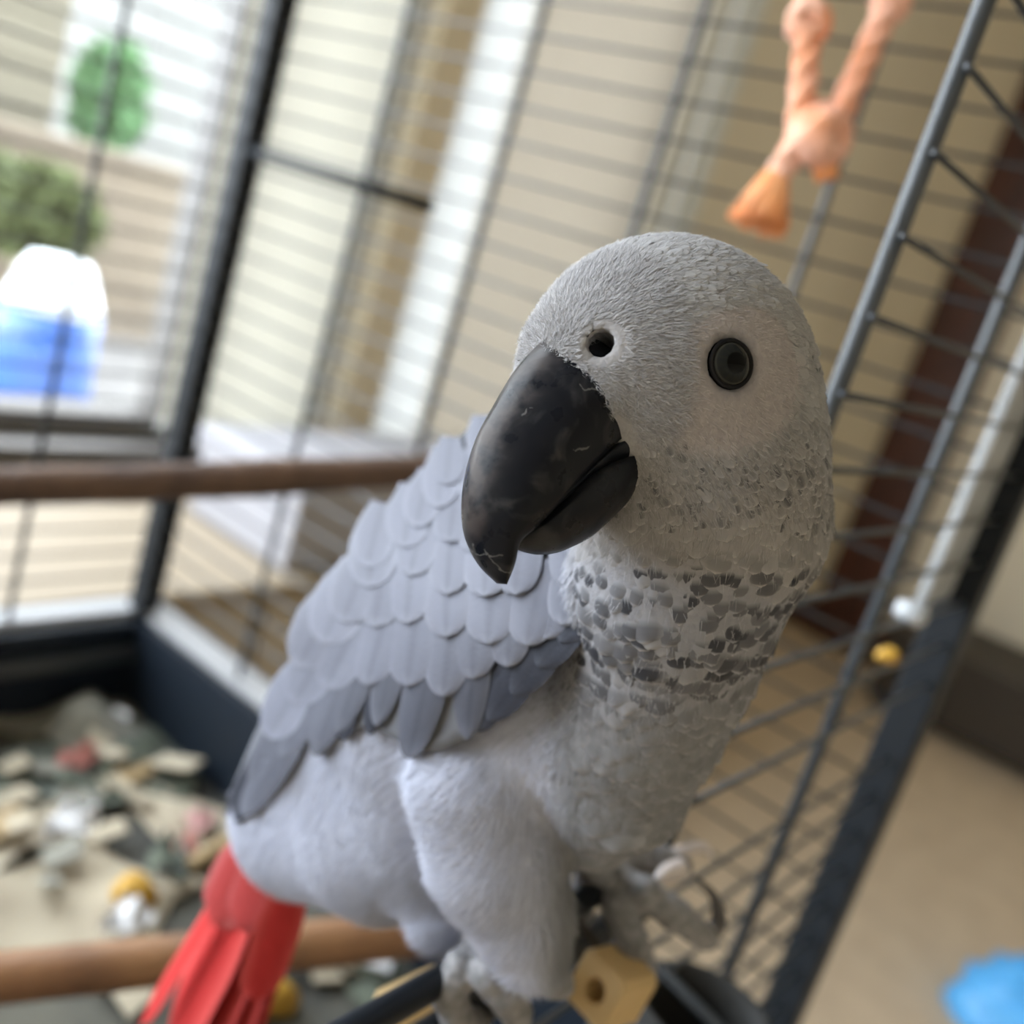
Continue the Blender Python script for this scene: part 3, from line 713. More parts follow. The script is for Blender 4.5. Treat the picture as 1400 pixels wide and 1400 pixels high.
# ---- contour feathers: small overlapping vanes over head, neck and body
TR = np.array((0., .28, .52, .72, .87, .96, 1.0)); TW = np.array((.30, .45, .50, .47, .36, .20, .03))
SC = np.array((-1, -.5, 0, .5, 1.0))
def vanes(P, Nn, D, ln, wd, lift, cc, ce, tipmark=None, cup=.16, mw=4.0, eg=.9):
    """P base points, Nn normals, D tangent directions, per-vane length/width; returns V,F,col in camera space"""
    n = len(P); Sd = np.cross(Nn, D); Sd /= np.linalg.norm(Sd, axis=1)[:, None] + 1e-12
    nt, nc = len(TR), len(SC); V = np.empty((n, nt, nc, 3)); Cc = np.empty((n, nt, nc, 3))
    for i, (t, wq) in enumerate(zip(TR, TW)):
        for j, s in enumerate(SC):
            hgt = lift * (.1 + 1.5 * t - .6 * t * t) - (s * s * cup) * wd
            V[:, i, j] = P + D * (ln * (t - .35))[:, None] + Sd * (s * wq * wd)[:, None] + Nn * hgt[:, None]
            e = max(eg * abs(s) ** 3, float(smooth(.80, .97, np.array(t))))
            col = cc * (1 - e) + ce * e
            if tipmark is not None:
                k = tipmark * float(smooth(.30, .50, np.array(t)) * (1 - smooth(.86, .96, np.array(t)))) * (1 - .85 * abs(s) ** mw); col = col * (1 - k[:, None]) + DARKM * k[:, None]
            Cc[:, i, j] = col
    b = np.arange(n)[:, None] * nt * nc
    F = [b + np.array([[i * nc + j, i * nc + j + 1, (i + 1) * nc + j + 1, (i + 1) * nc + j]]) for i in range(nt - 1) for j in range(nc - 1)]
    return V.reshape(-1, 3), np.concatenate(F), Cc.reshape(-1, 3)
DARKM = np.array((.030, .031, .038))
def tri_sample(n, wfun):
    T = np.concatenate([BFc[:, [0, 1, 2]], BFc[:, [0, 2, 3]]]); A = BV[T]
    ar = np.linalg.norm(np.cross(A[:, 1] - A[:, 0], A[:, 2] - A[:, 0]), axis=1); w_ = ar * wfun(A.mean(1)); w_ /= w_.sum()
    k = rng.choice(len(T), n, p=w_); r1, r2 = np.sqrt(rng.uniform(size=n)), rng.uniform(size=n)
    B = np.stack([1 - r1, r1 * (1 - r2), r1 * r2], 1)
    return (A[k] * B[..., None]).sum(1), (BN[T[k]] * B[..., None]).sum(1)
def thin(P, dmin):
    """drop points nearer than dmin (hash grid)"""
    cell = {}; keep = []
    for i, p in enumerate(P):
        key = tuple((p / dmin).astype(int))
        if key in cell: continue
        cell[key] = 1; keep.append(i)
    return np.array(keep)
def flow(P, Nn):
    f, l, u, x, y, head, patch, lores = zones(P)
    dh = -HF[None] * 1.0 - HU[None] * (.25 + .9 * smooth(0, 18, -u + .4 * (-f)))[:, None]
    dn = np.array((-.12, 1.0, .18))[None] * np.ones((len(P), 1))
    db = np.array((-.62, .62, .55))[None] * np.ones((len(P), 1))
    tb = smooth(760, 840, x + .2 * (y - 900))[:, None]
    D = head[:, None] * dh + (1 - head[:, None]) * (tb * dn + (1 - tb) * db)
    D = D + rng.normal(size=D.shape) * .10
    D -= Nn * (D * Nn).sum(1)[:, None]; return D / (np.linalg.norm(D, axis=1)[:, None] + 1e-9)
def norm(v): return v / (np.linalg.norm(v, axis=1)[:, None] + 1e-12)
def nobeak(P):
    q = c2head(P) * 1000; return ~((q[:, 0] > 13.8) & (q[:, 2] < -8.5) & (np.abs(q[:, 1]) < 11.2))
def noeye(P, r=.0062):
    q = c2head(P); ql = np.stack([q[:, 0], np.abs(q[:, 1]), q[:, 2]], 1)
    return (np.sqrt(((ql - EYES) ** 2).sum(1)) > r) & (np.sqrt(((ql - NOS) ** 2).sum(1)) > .0036)
# crown / cheek scales
P, Nn = tri_sample(60000, lambda c: (zones(c)[5] > .3) * 1.0); Nn = norm(Nn)
kk = thin(P, .00105); P, Nn = P[kk], Nn[kk]
f, l, u, x, y, head, patch, lores = zones(P)
ok = (patch < rng.uniform(.05, .95, len(P))) & (lores < rng.uniform(.2, 1, len(P))) & nobeak(P) & noeye(P); P, Nn = P[ok], Nn[ok]
f, l, u, x, y, head, patch, lores = zones(P); D = flow(P, Nn)
ch = smooth(-3, -15, u)
sz = (.0013 + .0008 * smooth(4, -18, f) + .0003 * ch) * rng.uniform(.75, 1.25, len(P))
Nt = norm(Nn + rng.normal(size=Nn.shape) * .09); D = norm(D - Nt * (D * Nt).sum(1)[:, None])
bcol = base_color(P) * rng.uniform(.88, 1.08, len(P))[:, None]
ce = bcol * (1.02 + .28 * ch)[:, None]; cc = bcol * (1.0 - .04 * ch)[:, None]
Vv, Ff, Cc = vanes(P, Nt, D, sz * 1.7, sz, .00002 + (.045 - .025 * ch) * sz, cc, ce, ch * rng.uniform(0, .95, len(P)) ** 1.6, cup=.06, mw=1.2, eg=.3)
o = link('crown_feathers', c2w(Vv), Ff, M_plume, parrot, True, np.clip(Cc, 0, .9)); o['kind'] = 'stuff'
# neck scallops with dark marks
P, Nn = tri_sample(26000, lambda c: (zones(c)[5] < .75) * (sproj(c)[0] > 735) * (sproj(c)[1] < 1175) * 1.0); Nn = norm(Nn)
kk = thin(P, .0031); P, Nn = P[kk], Nn[kk]; f, l, u, x, y, head, patch, lores = zones(P); ok = nobeak(P); P, Nn = P[ok], Nn[ok]
f, l, u, x, y, head, patch, lores = zones(P); D = flow(P, Nn)
sz = (.0044 + .0022 * smooth(790, 930, y)) * rng.uniform(.8, 1.2, len(P))
Nt = norm(Nn + rng.normal(size=Nn.shape) * .06); D = norm(D - Nt * (D * Nt).sum(1)[:, None])
bcol = base_color(P); mk = smooth(730, 790, y) * (1 - .7 * smooth(900, 1000, y)) * rng.uniform(.5, 1, len(P)) * (rng.uniform(size=len(P)) < .88)
Vv, Ff, Cc = vanes(P, Nt, D, sz * .95, sz * 1.45, .00012 + .030 * sz, bcol * .92, bcol * 1.25, mk)
o = link('neck_feathers', c2w(Vv), Ff, M_plume, parrot, True, np.clip(Cc, 0, .9)); o['kind'] = 'stuff'
NECKP, NECKN = P, Nn
# fine hairs on cere, lores and around the bare face
def hairs(P, Nn, D, ln, wd, tilt, cols):
    n = len(P); Sd = norm(np.cross(Nn, D)); d1 = norm(Nn * tilt[:, None] + D * (1 - tilt)[:, None]); d2 = norm(d1 + D * .45)
    V = np.empty((n, 5, 3)); m = P + d1 * (ln * .55)[:, None]; t = m + d2 * (ln * .45)[:, None]
    V[:, 0] = P - Sd * wd[:, None]; V[:, 1] = P + Sd * wd[:, None]; V[:, 2] = m + Sd * (wd * .7)[:, None]; V[:, 3] = m - Sd * (wd * .7)[:, None]; V[:, 4] = t
    b = np.arange(n) * 5; Q = np.stack([b, b + 1, b + 2, b + 3], 1); T = np.stack([b + 3, b + 2, b + 4], 1)
    return V.reshape(-1, 3), Q.tolist() + T.tolist(), np.repeat(cols, 5, 0)
# soft downy body feathers: fine barbs
P, Nn = tri_sample(60000, lambda c: (sproj(c)[0] < 790) * (zones(c)[5] < .5) * 1.0); Nn = norm(Nn); D = flow(P, Nn)
sw = np.stack([fbm(P, 160, 41), fbm(P, 160, 42), fbm(P, 160, 43)], 1) * .55; D = D + sw; D -= Nn * (D * Nn).sum(1)[:, None]; D = norm(D)
bcol = base_color(P) * rng.uniform(.88, 1.12, len(P))[:, None]
Vv, Ff, Cc = hairs(P, Nn, D, rng.uniform(.0030, .0062, len(P)), np.full(len(P), .00013), rng.uniform(.05, .24, len(P)), np.clip(bcol, 0, .9))
o = link('down_feathers', c2w(Vv), Ff, M_plume, parrot, False, Cc); o['kind'] = 'stuff'
# barbs that soften the vanes of head and neck
P, Nn = tri_sample(70000, lambda c: (sproj(c)[0] > 740) * (1.0 - .75 * zones(c)[6]) * np.where(zones(c)[5] > .4, 2.6, 1.0)); Nn = norm(Nn); ok = nobeak(P) & noeye(P); P, Nn = P[ok], Nn[ok]; D = flow(P, Nn)
f, l, u, x, y, head, patch, lores = zones(P); D = D + rng.normal(size=D.shape) * .25; D -= Nn * (D * Nn).sum(1)[:, None]; D = norm(D)
mk = (1 - head) * smooth(730, 790, y) * (1 - smooth(900, 1000, y)); bcol = base_color(P) * (rng.uniform(.72, 1.25, len(P)) * (1 + .15 * mk))[:, None]
ok = rng.uniform(size=len(P)) > .85 * mk; P, Nn, D, bcol, head = P[ok], Nn[ok], D[ok], bcol[ok], head[ok]
Vv, Ff, Cc = hairs(P, Nn, D, rng.uniform(.0008, .0015, len(P)) * (1.8 - .8 * head), np.full(len(P), .00005), rng.uniform(.10, .42, len(P)), np.clip(bcol, 0, .9))
o = link('barb_feathers', c2w(Vv), Ff, M_plume, parrot, False, Cc); o['kind'] = 'stuff'
P, Nn = tri_sample(26000, lambda c: (zones(c)[5] > .5) * (smooth(7, 12, zones(c)[0]) + .10 * zones(c)[6] + .02) * 1.0); Nn = norm(Nn)
ok = nobeak(P) & noeye(P, .0055); P, Nn = P[ok], Nn[ok]; f, l, u, x, y, head, patch, lores = zones(P); D = flow(P, Nn)
sw = np.stack([fbm(P, 420, 21), fbm(P, 420, 22), fbm(P, 420, 23)], 1) * .9; D = D + sw + rng.normal(size=D.shape) * .45; D -= Nn * (D * Nn).sum(1)[:, None]; D = norm(D)
ln = rng.uniform(.0006, .0014, len(P)) * (.7 + .6 * lores); tl = np.where(lores > .5, .40, .20) * rng.uniform(.6, 1.2, len(P))
hc = base_color(P) * rng.uniform(.70, 1.30, len(P))[:, None]
Vv, Ff, Cc = hairs(P, Nn, D, ln, np.full(len(P), .000055), tl, np.clip(hc, 0, .9))
o = link('face_hairs', c2w(Vv), Ff, M_plume, parrot, False, Cc); o['kind'] = 'stuff'

# ---- beak
M_beak = bpy.data.materials.new('black_horn_beak'); M_beak.use_nodes = True
nt = M_beak.node_tree; N_, L_ = nt.nodes, nt.links; b_ = N_['Principled BSDF']
tc = N_.new('ShaderNodeTexCoord'); mp = N_.new('ShaderNodeMapping'); mp.inputs['Scale'].default_value = (1, 1, 1); L_.new(tc.outputs['Object'], mp.inputs[0])
n1 = N_.new('ShaderNodeTexNoise'); n1.inputs['Scale'].default_value = 130; n1.inputs['Detail'].default_value = 8; n1.inputs['Distortion'].default_value = 1.5; L_.new(mp.outputs[0], n1.inputs['Vector'])
r1_ = N_.new('ShaderNodeValToRGB'); r1_.color_ramp.elements[0].position = .52; r1_.color_ramp.elements[0].color = (.0065, .0075, .011, 1); r1_.color_ramp.elements[1].position = .78; r1_.color_ramp.elements[1].color = (.050, .050, .053, 1)
L_.new(n1.outputs['Fac'], r1_.inputs[0]); L_.new(r1_.outputs[0], b_.inputs['Base Color'])
n2 = N_.new('ShaderNodeTexNoise'); n2.inputs['Scale'].default_value = 300; n2.inputs['Detail'].default_value = 4; L_.new(mp.outputs[0], n2.inputs['Vector'])
r2_ = N_.new('ShaderNodeMapRange'); r2_.inputs[1].default_value = .3; r2_.inputs[2].default_value = .7; r2_.inputs[3].default_value = .24; r2_.inputs[4].default_value = .42
L_.new(n2.outputs['Fac'], r2_.inputs[0]); L_.new(r2_.outputs[0], b_.inputs['Roughness'])
bp = N_.new('ShaderNodeBump'); bp.inputs['Strength'].default_value = .25; bp.inputs['Distance'].default_value = .0002; L_.new(n1.outputs['Fac'], bp.inputs['Height']); L_.new(bp.outputs[0], b_.inputs['Normal'])
b_.inputs['Specular IOR Level'].default_value = .13
wv = N_.new('ShaderNodeTexVoronoi'); wv.feature = 'DISTANCE_TO_EDGE'; wv.inputs['Scale'].default_value = 95
wd_ = N_.new('ShaderNodeVectorMath'); wd_.operation = 'ADD'; ws_ = N_.new('ShaderNodeVectorMath'); ws_.operation = 'SCALE'; ws_.inputs['Scale'].default_value = .006
L_.new(n1.outputs['Color'], ws_.inputs[0]); L_.new(mp.outputs[0], wd_.inputs[0]); L_.new(ws_.outputs[0], wd_.inputs[1]); L_.new(wd_.outputs[0], wv.inputs['Vector'])
lt = N_.new('ShaderNodeMath'); lt.operation = 'LESS_THAN'; lt.inputs[1].default_value = .010; L_.new(wv.outputs['Distance'], lt.inputs[0])
n3 = N_.new('ShaderNodeTexNoise'); n3.inputs['Scale'].default_value = 70; L_.new(mp.outputs[0], n3.inputs['Vector'])
gt = N_.new('ShaderNodeMath'); gt.operation = 'GREATER_THAN'; gt.inputs[1].default_value = .56; L_.new(n3.outputs['Fac'], gt.inputs[0])
ml = N_.new('ShaderNodeMath'); ml.operation = 'MULTIPLY'; L_.new(lt.outputs[0], ml.inputs[0]); L_.new(gt.outputs[0], ml.inputs[1])
mx1 = N_.new('ShaderNodeMix'); mx1.data_type = 'RGBA'; L_.new(r1_.outputs[0], mx1.inputs[6]); mx1.inputs[7].default_value = (.11, .11, .11, 1); L_.new(ml.outputs[0], mx1.inputs[0])
at = N_.new('ShaderNodeAttribute'); at.attribute_name = 'Col'
ma = N_.new('ShaderNodeMath'); ma.operation = 'MULTIPLY'; L_.new(at.outputs['Fac'], ma.inputs[0]); rr_ = N_.new('ShaderNodeMapRange'); rr_.inputs[1].default_value = .38; rr_.inputs[2].default_value = .62; L_.new(n2.outputs['Fac'], rr_.inputs[0]); L_.new(rr_.outputs[0], ma.inputs[1])
mx2 = N_.new('ShaderNodeMix'); mx2.data_type = 'RGBA'; L_.new(mx1.outputs[2], mx2.inputs[6]); mx2.inputs[7].default_value = (.13, .105, .095, 1); L_.new(ma.outputs[0], mx2.inputs[0]); L_.new(mx2.outputs[2], b_.inputs['Base Color'])
def loft(topc, botc, wt, wb, mode, ns=40, nq=14):
    T, B = spline(np.array(topc), ns), spline(np.array(botc), ns); W = spline(np.stack([wt, wb], 1), ns); V = []
    for i in range(ns):
        ring = []
        for k in range(nq + 1):
            q = k / nq; pnt = T[i] * (1 - q) + B[i] * q
            if mode == 'upper':
                l = W[i][0] * math.sin(min(q / .62, 1) * math.pi / 2) ** .72 if q < .62 else W[i][0] + (W[i][1] - W[i][0]) * ((q - .62) / .38) ** 1.4
                bul = .9 * math.sin(math.pi * min(q / .5, 1)) * 0
            else:
                l = W[i][0] * math.cos(q * math.pi / 2) ** .62
            ring.append((pnt[0], l, pnt[1]))
        if mode == 'upper':      # right edge -> ridge -> left edge
            full = [(a, -l, c) for a, l, c in ring[::-1]] + ring[1:]
        else:
            full = [(a, l, c) for a, l, c in ring] + [(a, -l, c) for a, l, c in ring[::-1][1:]]
        V.append(full)
    V = np.array(V) / 1000.0; m = V.shape[1]
    F = [(i * m + j, (i + 1) * m + j, (i + 1) * m + j + 1, i * m + j + 1) for i in range(ns - 1) for j in range(m - 1)]
    F += [(i * m + m - 1, (i + 1) * m + m - 1, (i + 1) * m, i * m) for i in range(ns - 1)]      # inner closing face
    F += [tuple(range(m)), tuple((ns - 1) * m + j for j in range(m - 1, -1, -1))]
    return head2c(V.reshape(-1, 3)), F
up_t = [(19, 5.5), (23.0, 3.4), (27.2, -.6), (31.0, -5.8), (34.4, -11), (36.5, -17), (37.0, -22), (36.2, -26.4), (34.2, -30), (31.7, -32.3)]
up_b = [(11, -8.5), (13.5, -10), (16.5, -11.6), (20.0, -14.4), (23.4, -17.6), (26.6, -21.2), (29.4, -24.3), (31.2, -26.3), (31.2, -29.5), (31.0, -32.4)]
Vb, Fb = loft(up_t, up_b, [10.4, 10.4, 10.2, 9.7, 8.9, 7.8, 6.4, 5.0, 3.4, 1.0], [9.6, 9.6, 9.3, 8.7, 7.9, 6.8, 5.4, 4.2, 2.9, .9], 'upper')
wear = np.array([[.5 * math.exp(-((j - 14) / 1.6) ** 2) * (.35 + .65 * math.sin(math.pi * min(1, i / 34.0)) ** 1.2) for j in range(29)] for i in range(40)]).ravel()
ub = link('upper_beak', c2w(Vb), Fb, M_beak, parrot, True, np.repeat(wear[:, None], 3, 1)); ub['label'] = 'large black hooked upper beak with dusty scuffs'
lo_t = [(9, -14.4), (13.0, -13.8), (16.6, -14.9), (20.5, -17.0), (24, -20.4), (27.3, -23.8), (29.8, -26.0)]
lo_b = [(8, -21), (12.5, -24.6), (16.5, -27.0), (20.5, -28.2), (24.5, -28.4), (28, -27.7), (30, -26.8)]
Vb, Fb = loft(lo_t, lo_b, [8.2, 9.4, 9.7, 8.8, 7.2, 4.9, 1.6], [0] * 7, 'lower')
lb = link('lower_beak', c2w(Vb), Fb, M_beak, parrot, True); lb['label'] = 'rounded black lower beak'

mt = [(8, -8.2), (13.5, -10.6), (16.5, -12.2), (20, -15.0), (23.4, -18.2), (26.4, -21.6)]; mb = [(8, -17), (13.5, -18.5), (17, -18.5), (20.5, -19), (24, -22.0), (26.6, -24)]
Vb, Fb = loft(mt, mb, [10.0, 10.3, 9.3, 8.2, 6.9, 5.2], [0] * 6, 'lower')
link('mouth_lining', c2w(Vb), Fb, M_beak, parrot, True)
# ---- eyes
M_eye = mat('wet_eye', (1, 1, 1), .03, attr=True, spec=.13)
M_lid = mat('dark_eyelid_skin', (.010, .0095, .010), .6, bump=.0002, bscale=2500, spec=.10)
for sd in (1, -1):
    e = EYES.astype(float) * (1, sd, 1); ax = norm(grad(lambda p: head_sdf(p)[0], head2c(e)[None]))[0]
    c0 = head2c(e) - ax * .0029; r = .0044
    uu = np.cross(ax, (0, 1, 0)); uu /= np.linalg.norm(uu); vv = np.cross(ax, uu); V, Cq = [], []
    nr, ns = 30, 36
    for i in range(nr + 1):
        th = math.radians(95) * i / nr
        for j in range(ns):
            a = 2 * math.pi * j / ns; V.append(c0 + r * (math.cos(th) * ax + math.sin(th) * (math.cos(a) * uu + math.sin(a) * vv)))
            d = r * math.sin(th)
            if d < .00165: col = (.0005, .0005, .0006)
            elif d < .00282: col = (.011 + .002 * math.sin(a * 23), .0125 + .002 * math.sin(a * 23), .012)
            elif d < .00300: col = (.040, .040, .033)
            else: col = (.0035, .0035, .0035)
            Cq.append(col)
    F = [(i * ns + j, (i + 1) * ns + j, (i + 1) * ns + (j + 1) % ns, i * ns + (j + 1) % ns) for i in range(nr) for j in range(ns)]
    eo = link('eye', c2w(np.array(V)), F, M_eye, parrot, True, np.array(Cq)); eo['label'] = 'round dark eye with grey iris and black pupil'
    for (rr, hh, tr, nm) in ((.00335, .0000, .00036, 'eyelid'), (.0046, -.0009, .0005, 'eye_ring')):
        V, F = [], []; K, Q = 40, 10
        for j in range(K):
            a = 2 * math.pi * j / K; e1 = math.cos(a) * uu + math.sin(a) * vv
            for k in range(Q):
                bq = 2 * math.pi * k / Q; V.append(c0 + ax * (.0029 + hh + tr * math.sin(bq)) + e1 * (rr + tr * math.cos(bq)))
        F = [(j * Q + k, ((j + 1) % K) * Q + k, ((j + 1) % K) * Q + (k + 1) % Q, j * Q + (k + 1) % Q) for j in range(K) for k in range(Q)]
        lo_ = link(nm, c2w(np.array(V)), F, M_lid if nm == 'eyelid' else M_feath, parrot, True, None if nm == 'eyelid' else np.tile((.19, .175, .175), (len(V), 1)))
        mw = eo.matrix_world.copy(); lo_.parent = eo

# ---- folded right wing: a curved base panel and single feathers on it
WCP = np.array([(790, 800, .188), (770, 860, .186), (700, 700, .207), (640, 630, .238), (590, 660, .246), (650, 850, .197), (700, 880, .190), (560, 800, .219), (500, 755, .247), (600, 960, .203), (660, 985, .197),
                (500, 950, .224), (400, 905, .263), (440, 880, .248), (430, 1020, .243), (350, 1060, .272), (310, 1100, .290), (335, 1010, .280), (720, 790, .194), (600, 740, .221), (560, 1040, .212), (600, 1060, .207), (690, 640, .222), (300, 1050, .295)])
def _phi(r2): return np.where(r2 > 0, r2 * np.log(r2 + 1e-12), 0)
XY = WCP[:, :2] / 100.0; K_ = _phi(((XY[:, None] - XY[None]) ** 2).sum(-1)) + np.eye(len(XY)) * .02; Pm = np.c_[np.ones(len(XY)), XY]
A_ = np.block([[K_, Pm], [Pm.T, np.zeros((3, 3))]]); Wt = np.linalg.solve(A_, np.r_[WCP[:, 2], 0, 0, 0])
def wz(xy):
    xy = np.asarray(xy, float) / 100.0; k = _phi(((xy[:, None] - XY[None]) ** 2).sum(-1)); return np.clip(k @ Wt[:-3] + np.c_[np.ones(len(xy)), xy] @ Wt[-3:], .18, .31)
def cast_many(fn, xy, z0=.12):
    d = np.c_[(xy - CX) / FPX, np.ones(len(xy))]; z = np.full(len(xy), z0)
    for _ in range(90): z = np.minimum(z + fn((d * z[:, None]).astype(np.float32)) * .8, .6)
    return np.where(z < .5, z, .6)
def trunk_sdf(p):
    return smin(smin(chain(p, TRUNK, .003), chain(p, BELLY, .003), .007), chain(p, THIGH, .003), .0035)
gx, gy = np.arange(280, 821, 10.), np.arange(590, 1141, 10.); GX, GY = np.meshgrid(gx, gy, indexing='ij')
CG = cast_many(trunk_sdf, np.stack([GX.ravel(), GY.ravel()], 1)).reshape(GX.shape)
wz_rbf = wz
def wz(xy):
    xy = np.asarray(xy, float); i = np.clip((xy[:, 0] - 280) / 10, 0, len(gx) - 1.001); j = np.clip((xy[:, 1] - 590) / 10, 0, len(gy) - 1.001)
    i0, j0 = i.astype(int), j.astype(int); a, c = i - i0, j - j0
    g = CG[i0, j0] * (1 - a) * (1 - c) + CG[i0 + 1, j0] * a * (1 - c) + CG[i0, j0 + 1] * (1 - a) * c + CG[i0 + 1, j0 + 1] * a * c
    return smin(wz_rbf(xy), g - .0040, .004)
def wpt(xy, lift=0.0):
    xy = np.asarray(xy, float); z = wz(xy) - lift; return np.stack([(xy[:, 0] - CX) / FPX * z, (xy[:, 1] - CY) / FPX * z, z], 1)
top = spline([(775, 690), (720, 640), (660, 615), (600, 655), (540, 715), (490, 770), (440, 840), (395, 915), (350, 1000), (312, 1090)], 40)
bot = spline([(778, 850), (745, 905), (705, 950), (665, 990), (620, 1020), (570, 1025), (500, 995), (440, 1020), (385, 1030), (318, 1100)], 40)
g_ = np.concatenate([wpt(top * (1 - v) + bot * v, -.0012) for v in np.linspace(0, 1, 14)]); nb = 40
Fw = [(i * nb + j, i * nb + j + 1, (i + 1) * nb + j + 1, (i + 1) * nb + j) for i in range(13) for j in range(nb - 1)]
g2 = g_ + np.array((0, 0, .004)); F2 = Fw + [tuple(v + len(g_) for v in f[::-1]) for f in Fw]
bd = [j for j in range(nb)] + [i * nb + nb - 1 for i in range(1, 14)] + [13 * nb + j for j in range(nb - 2, -1, -1)] + [i * nb for i in range(12, 0, -1)]
F2 += [(bd[i], bd[i] + len(g_), bd[(i + 1) % len(bd)] + len(g_), bd[(i + 1) % len(bd)]) for i in range(len(bd))]
wing = link('wing', c2w(np.concatenate([g_, g2])), F2, M_plume, parrot, True, np.tile(C_wing, (2 * len(g_), 1))); wing['label'] = 'folded grey wing with pale scalloped feathers'
M_vane = mat('wing_feather_vane', (1, 1, 1), .6, attr=True, spec=.12, bump=.0002, bscale=1500)
def wing_feather(tip, ang, ln, wd, lift, cen, edg, round_=.5, name='feather'):
    nr, nc = 16, 9; d = np.array((math.cos(ang), math.sin(ang))); s = np.array((-d[1], d[0])); tip = np.array(tip, float)
    V, Cq = [], []
    for i in range(nr):
        t = math.sin(math.pi / 2 * i / (nr - 1))
        h = (.62 + .38 * smooth(0, .45, np.array(t))) * (1 - max(0, (t - (1 - round_)) / round_) ** 2.2) ** .5 if i < nr - 1 else .01
        for j in range(nc):
            q = (j / (nc - 1) - .5) * 2; xy = tip - d * ln * (1 - t) + s * q * wd * .5 * h
            V.append((*xy, lift * (.2 + .8 * t) + .0004 * (1 - q * q) - .0003 * abs(q) ** 3))
            e = max(abs(q) ** 5, smooth(.86, 1.0, np.array(t)) * .9); c = cen * (1 - e) + edg * e
            if abs(q) < .05: c = c * .82
            Cq.append(c)
    V = np.array(V); P3 = wpt(V[:, :2]); zz = P3[:, 2] - V[:, 2]; P3 = P3 * (zz / P3[:, 2])[:, None]
    F = [(i * nc + j, (i + 1) * nc + j, (i + 1) * nc + j + 1, i * nc + j + 1) for i in range(nr - 1) for j in range(nc - 1)]
    o = link(name, c2w(P3), F, M_vane, parrot, True, np.clip(np.array(Cq), 0, .9)); o.parent = wing; return o
def along(pl, step, jit=0):
    P = spline(pl, 200); s = np.r_[0, np.cumsum(np.linalg.norm(np.diff(P, axis=0), axis=1))]; n = max(2, int(s[-1] / step)); ts = np.linspace(0, s[-1], n)
    return np.stack([np.interp(ts, s, P[:, 0]), np.interp(ts, s, P[:, 1])], 1) + rng.normal(size=(n, 2)) * jit
rows = [  # tips, spacing, length, width, lift, shade
    ([(640, 1008), (604, 1038), (560, 1034)], 38, 210, 56, .0012, (0.170, 0.180, 0.211), (0.238, 0.251, 0.284)),
    ([(510, 1000), (470, 1005), (430, 1036), (388, 1038), (352, 1072), (318, 1112)], 34, 200, 46, .0012, (0.197, 0.207, 0.238), (0.264, 0.277, 0.310)),
    ([(745, 880), (700, 912), (645, 930), (588, 955), (540, 930), (492, 942), (440, 950), (400, 965), (362, 1005)], 44, 135, 70, .0018, (0.241, 0.252, 0.286), (0.330, 0.343, 0.383)),
    ([(766, 852), (722, 876), (672, 886), (600, 876), (540, 852), (490, 862), (440, 884), (410, 910)], 46, 120, 72, .0023, (0.255, 0.265, 0.299), (0.350, 0.363, 0.396)),
    ([(768, 806), (724, 812), (670, 816), (616, 812), (560, 792), (510, 802), (462, 836)], 42, 105, 66, .0028, (0.262, 0.272, 0.306), (0.356, 0.370, 0.403)),
    ([(756, 752), (690, 750), (640, 746), (590, 736), (545, 748), (508, 776)], 38, 90, 58, .0032, (0.265, 0.275, 0.309), (0.356, 0.370, 0.403)),
    ([(740, 700), (672, 690), (630, 682), (592, 694), (560, 722)], 34, 80, 52, .0036, (0.265, 0.275, 0.309), (0.350, 0.363, 0.396)),
    ([(720, 650), (680, 640), (640, 640), (612, 664)], 32, 66, 46, .0040, (0.258, 0.269, 0.303), (0.343, 0.356, 0.389)),
]
for ri, (tips, st, ln, wd, lf, c1, c2_) in enumerate(rows):
    WK = np.array((.62, .62, .68)) * (.80 if ri < 2 else 1.0)
    for p in along(tips, st, 5.0):
        ang = math.radians(90 + 4 + 26 * float(smooth(640, 330, np.array(p[0]))) + 14 * float(smooth(680, 780, np.array(p[0]))) + rng.normal() * 3)
        wing_feather(p, ang, ln * rng.uniform(.93, 1.07), wd * rng.uniform(.92, 1.08), lf + rng.uniform(0, .0003), np.array(c1) * WK * rng.uniform(.86, 1.06), np.array(c2_) * WK * rng.uniform(.84, 1.0))
# dark flight feathers showing at the lower edge, wing tip and along the far back edge
dkc, dke = np.array((.034, .037, .050)), np.array((.055, .058, .074))
for tp_, an, ln, wd, lf in (((668, 985), 124, 200, 56, .0008), ((650, 1000), 120, 200, 50, .0004), ((700, 950), 126, 170, 56, .0010), ((735, 912), 128, 130, 52, .0012), ((765, 878), 128, 90, 40, .0014),
                           ((470, 1012), 100, 90, 26, .0006), ((455, 1012), 102, 90, 24, .0006), ((310, 1118), 118, 170, 26, .0004), ((322, 1125), 116, 160, 24, .0), ((505, 1005), 96, 80, 22, .0004)):
    wing_feather(tp_, math.radians(an), ln, wd, lf, dkc, dke, .35)
for tp_, an, ln, wd, lf in (((520, 722), 133, 120, 34, -.004), ((560, 682), 134, 110, 34, -.004), ((605, 640), 138, 110, 34, -.004)):
    wing_feather(tp_, math.radians(an), ln, wd, lf, np.array((.05, .055, .065)), np.array((.09, .095, .11)), .35)

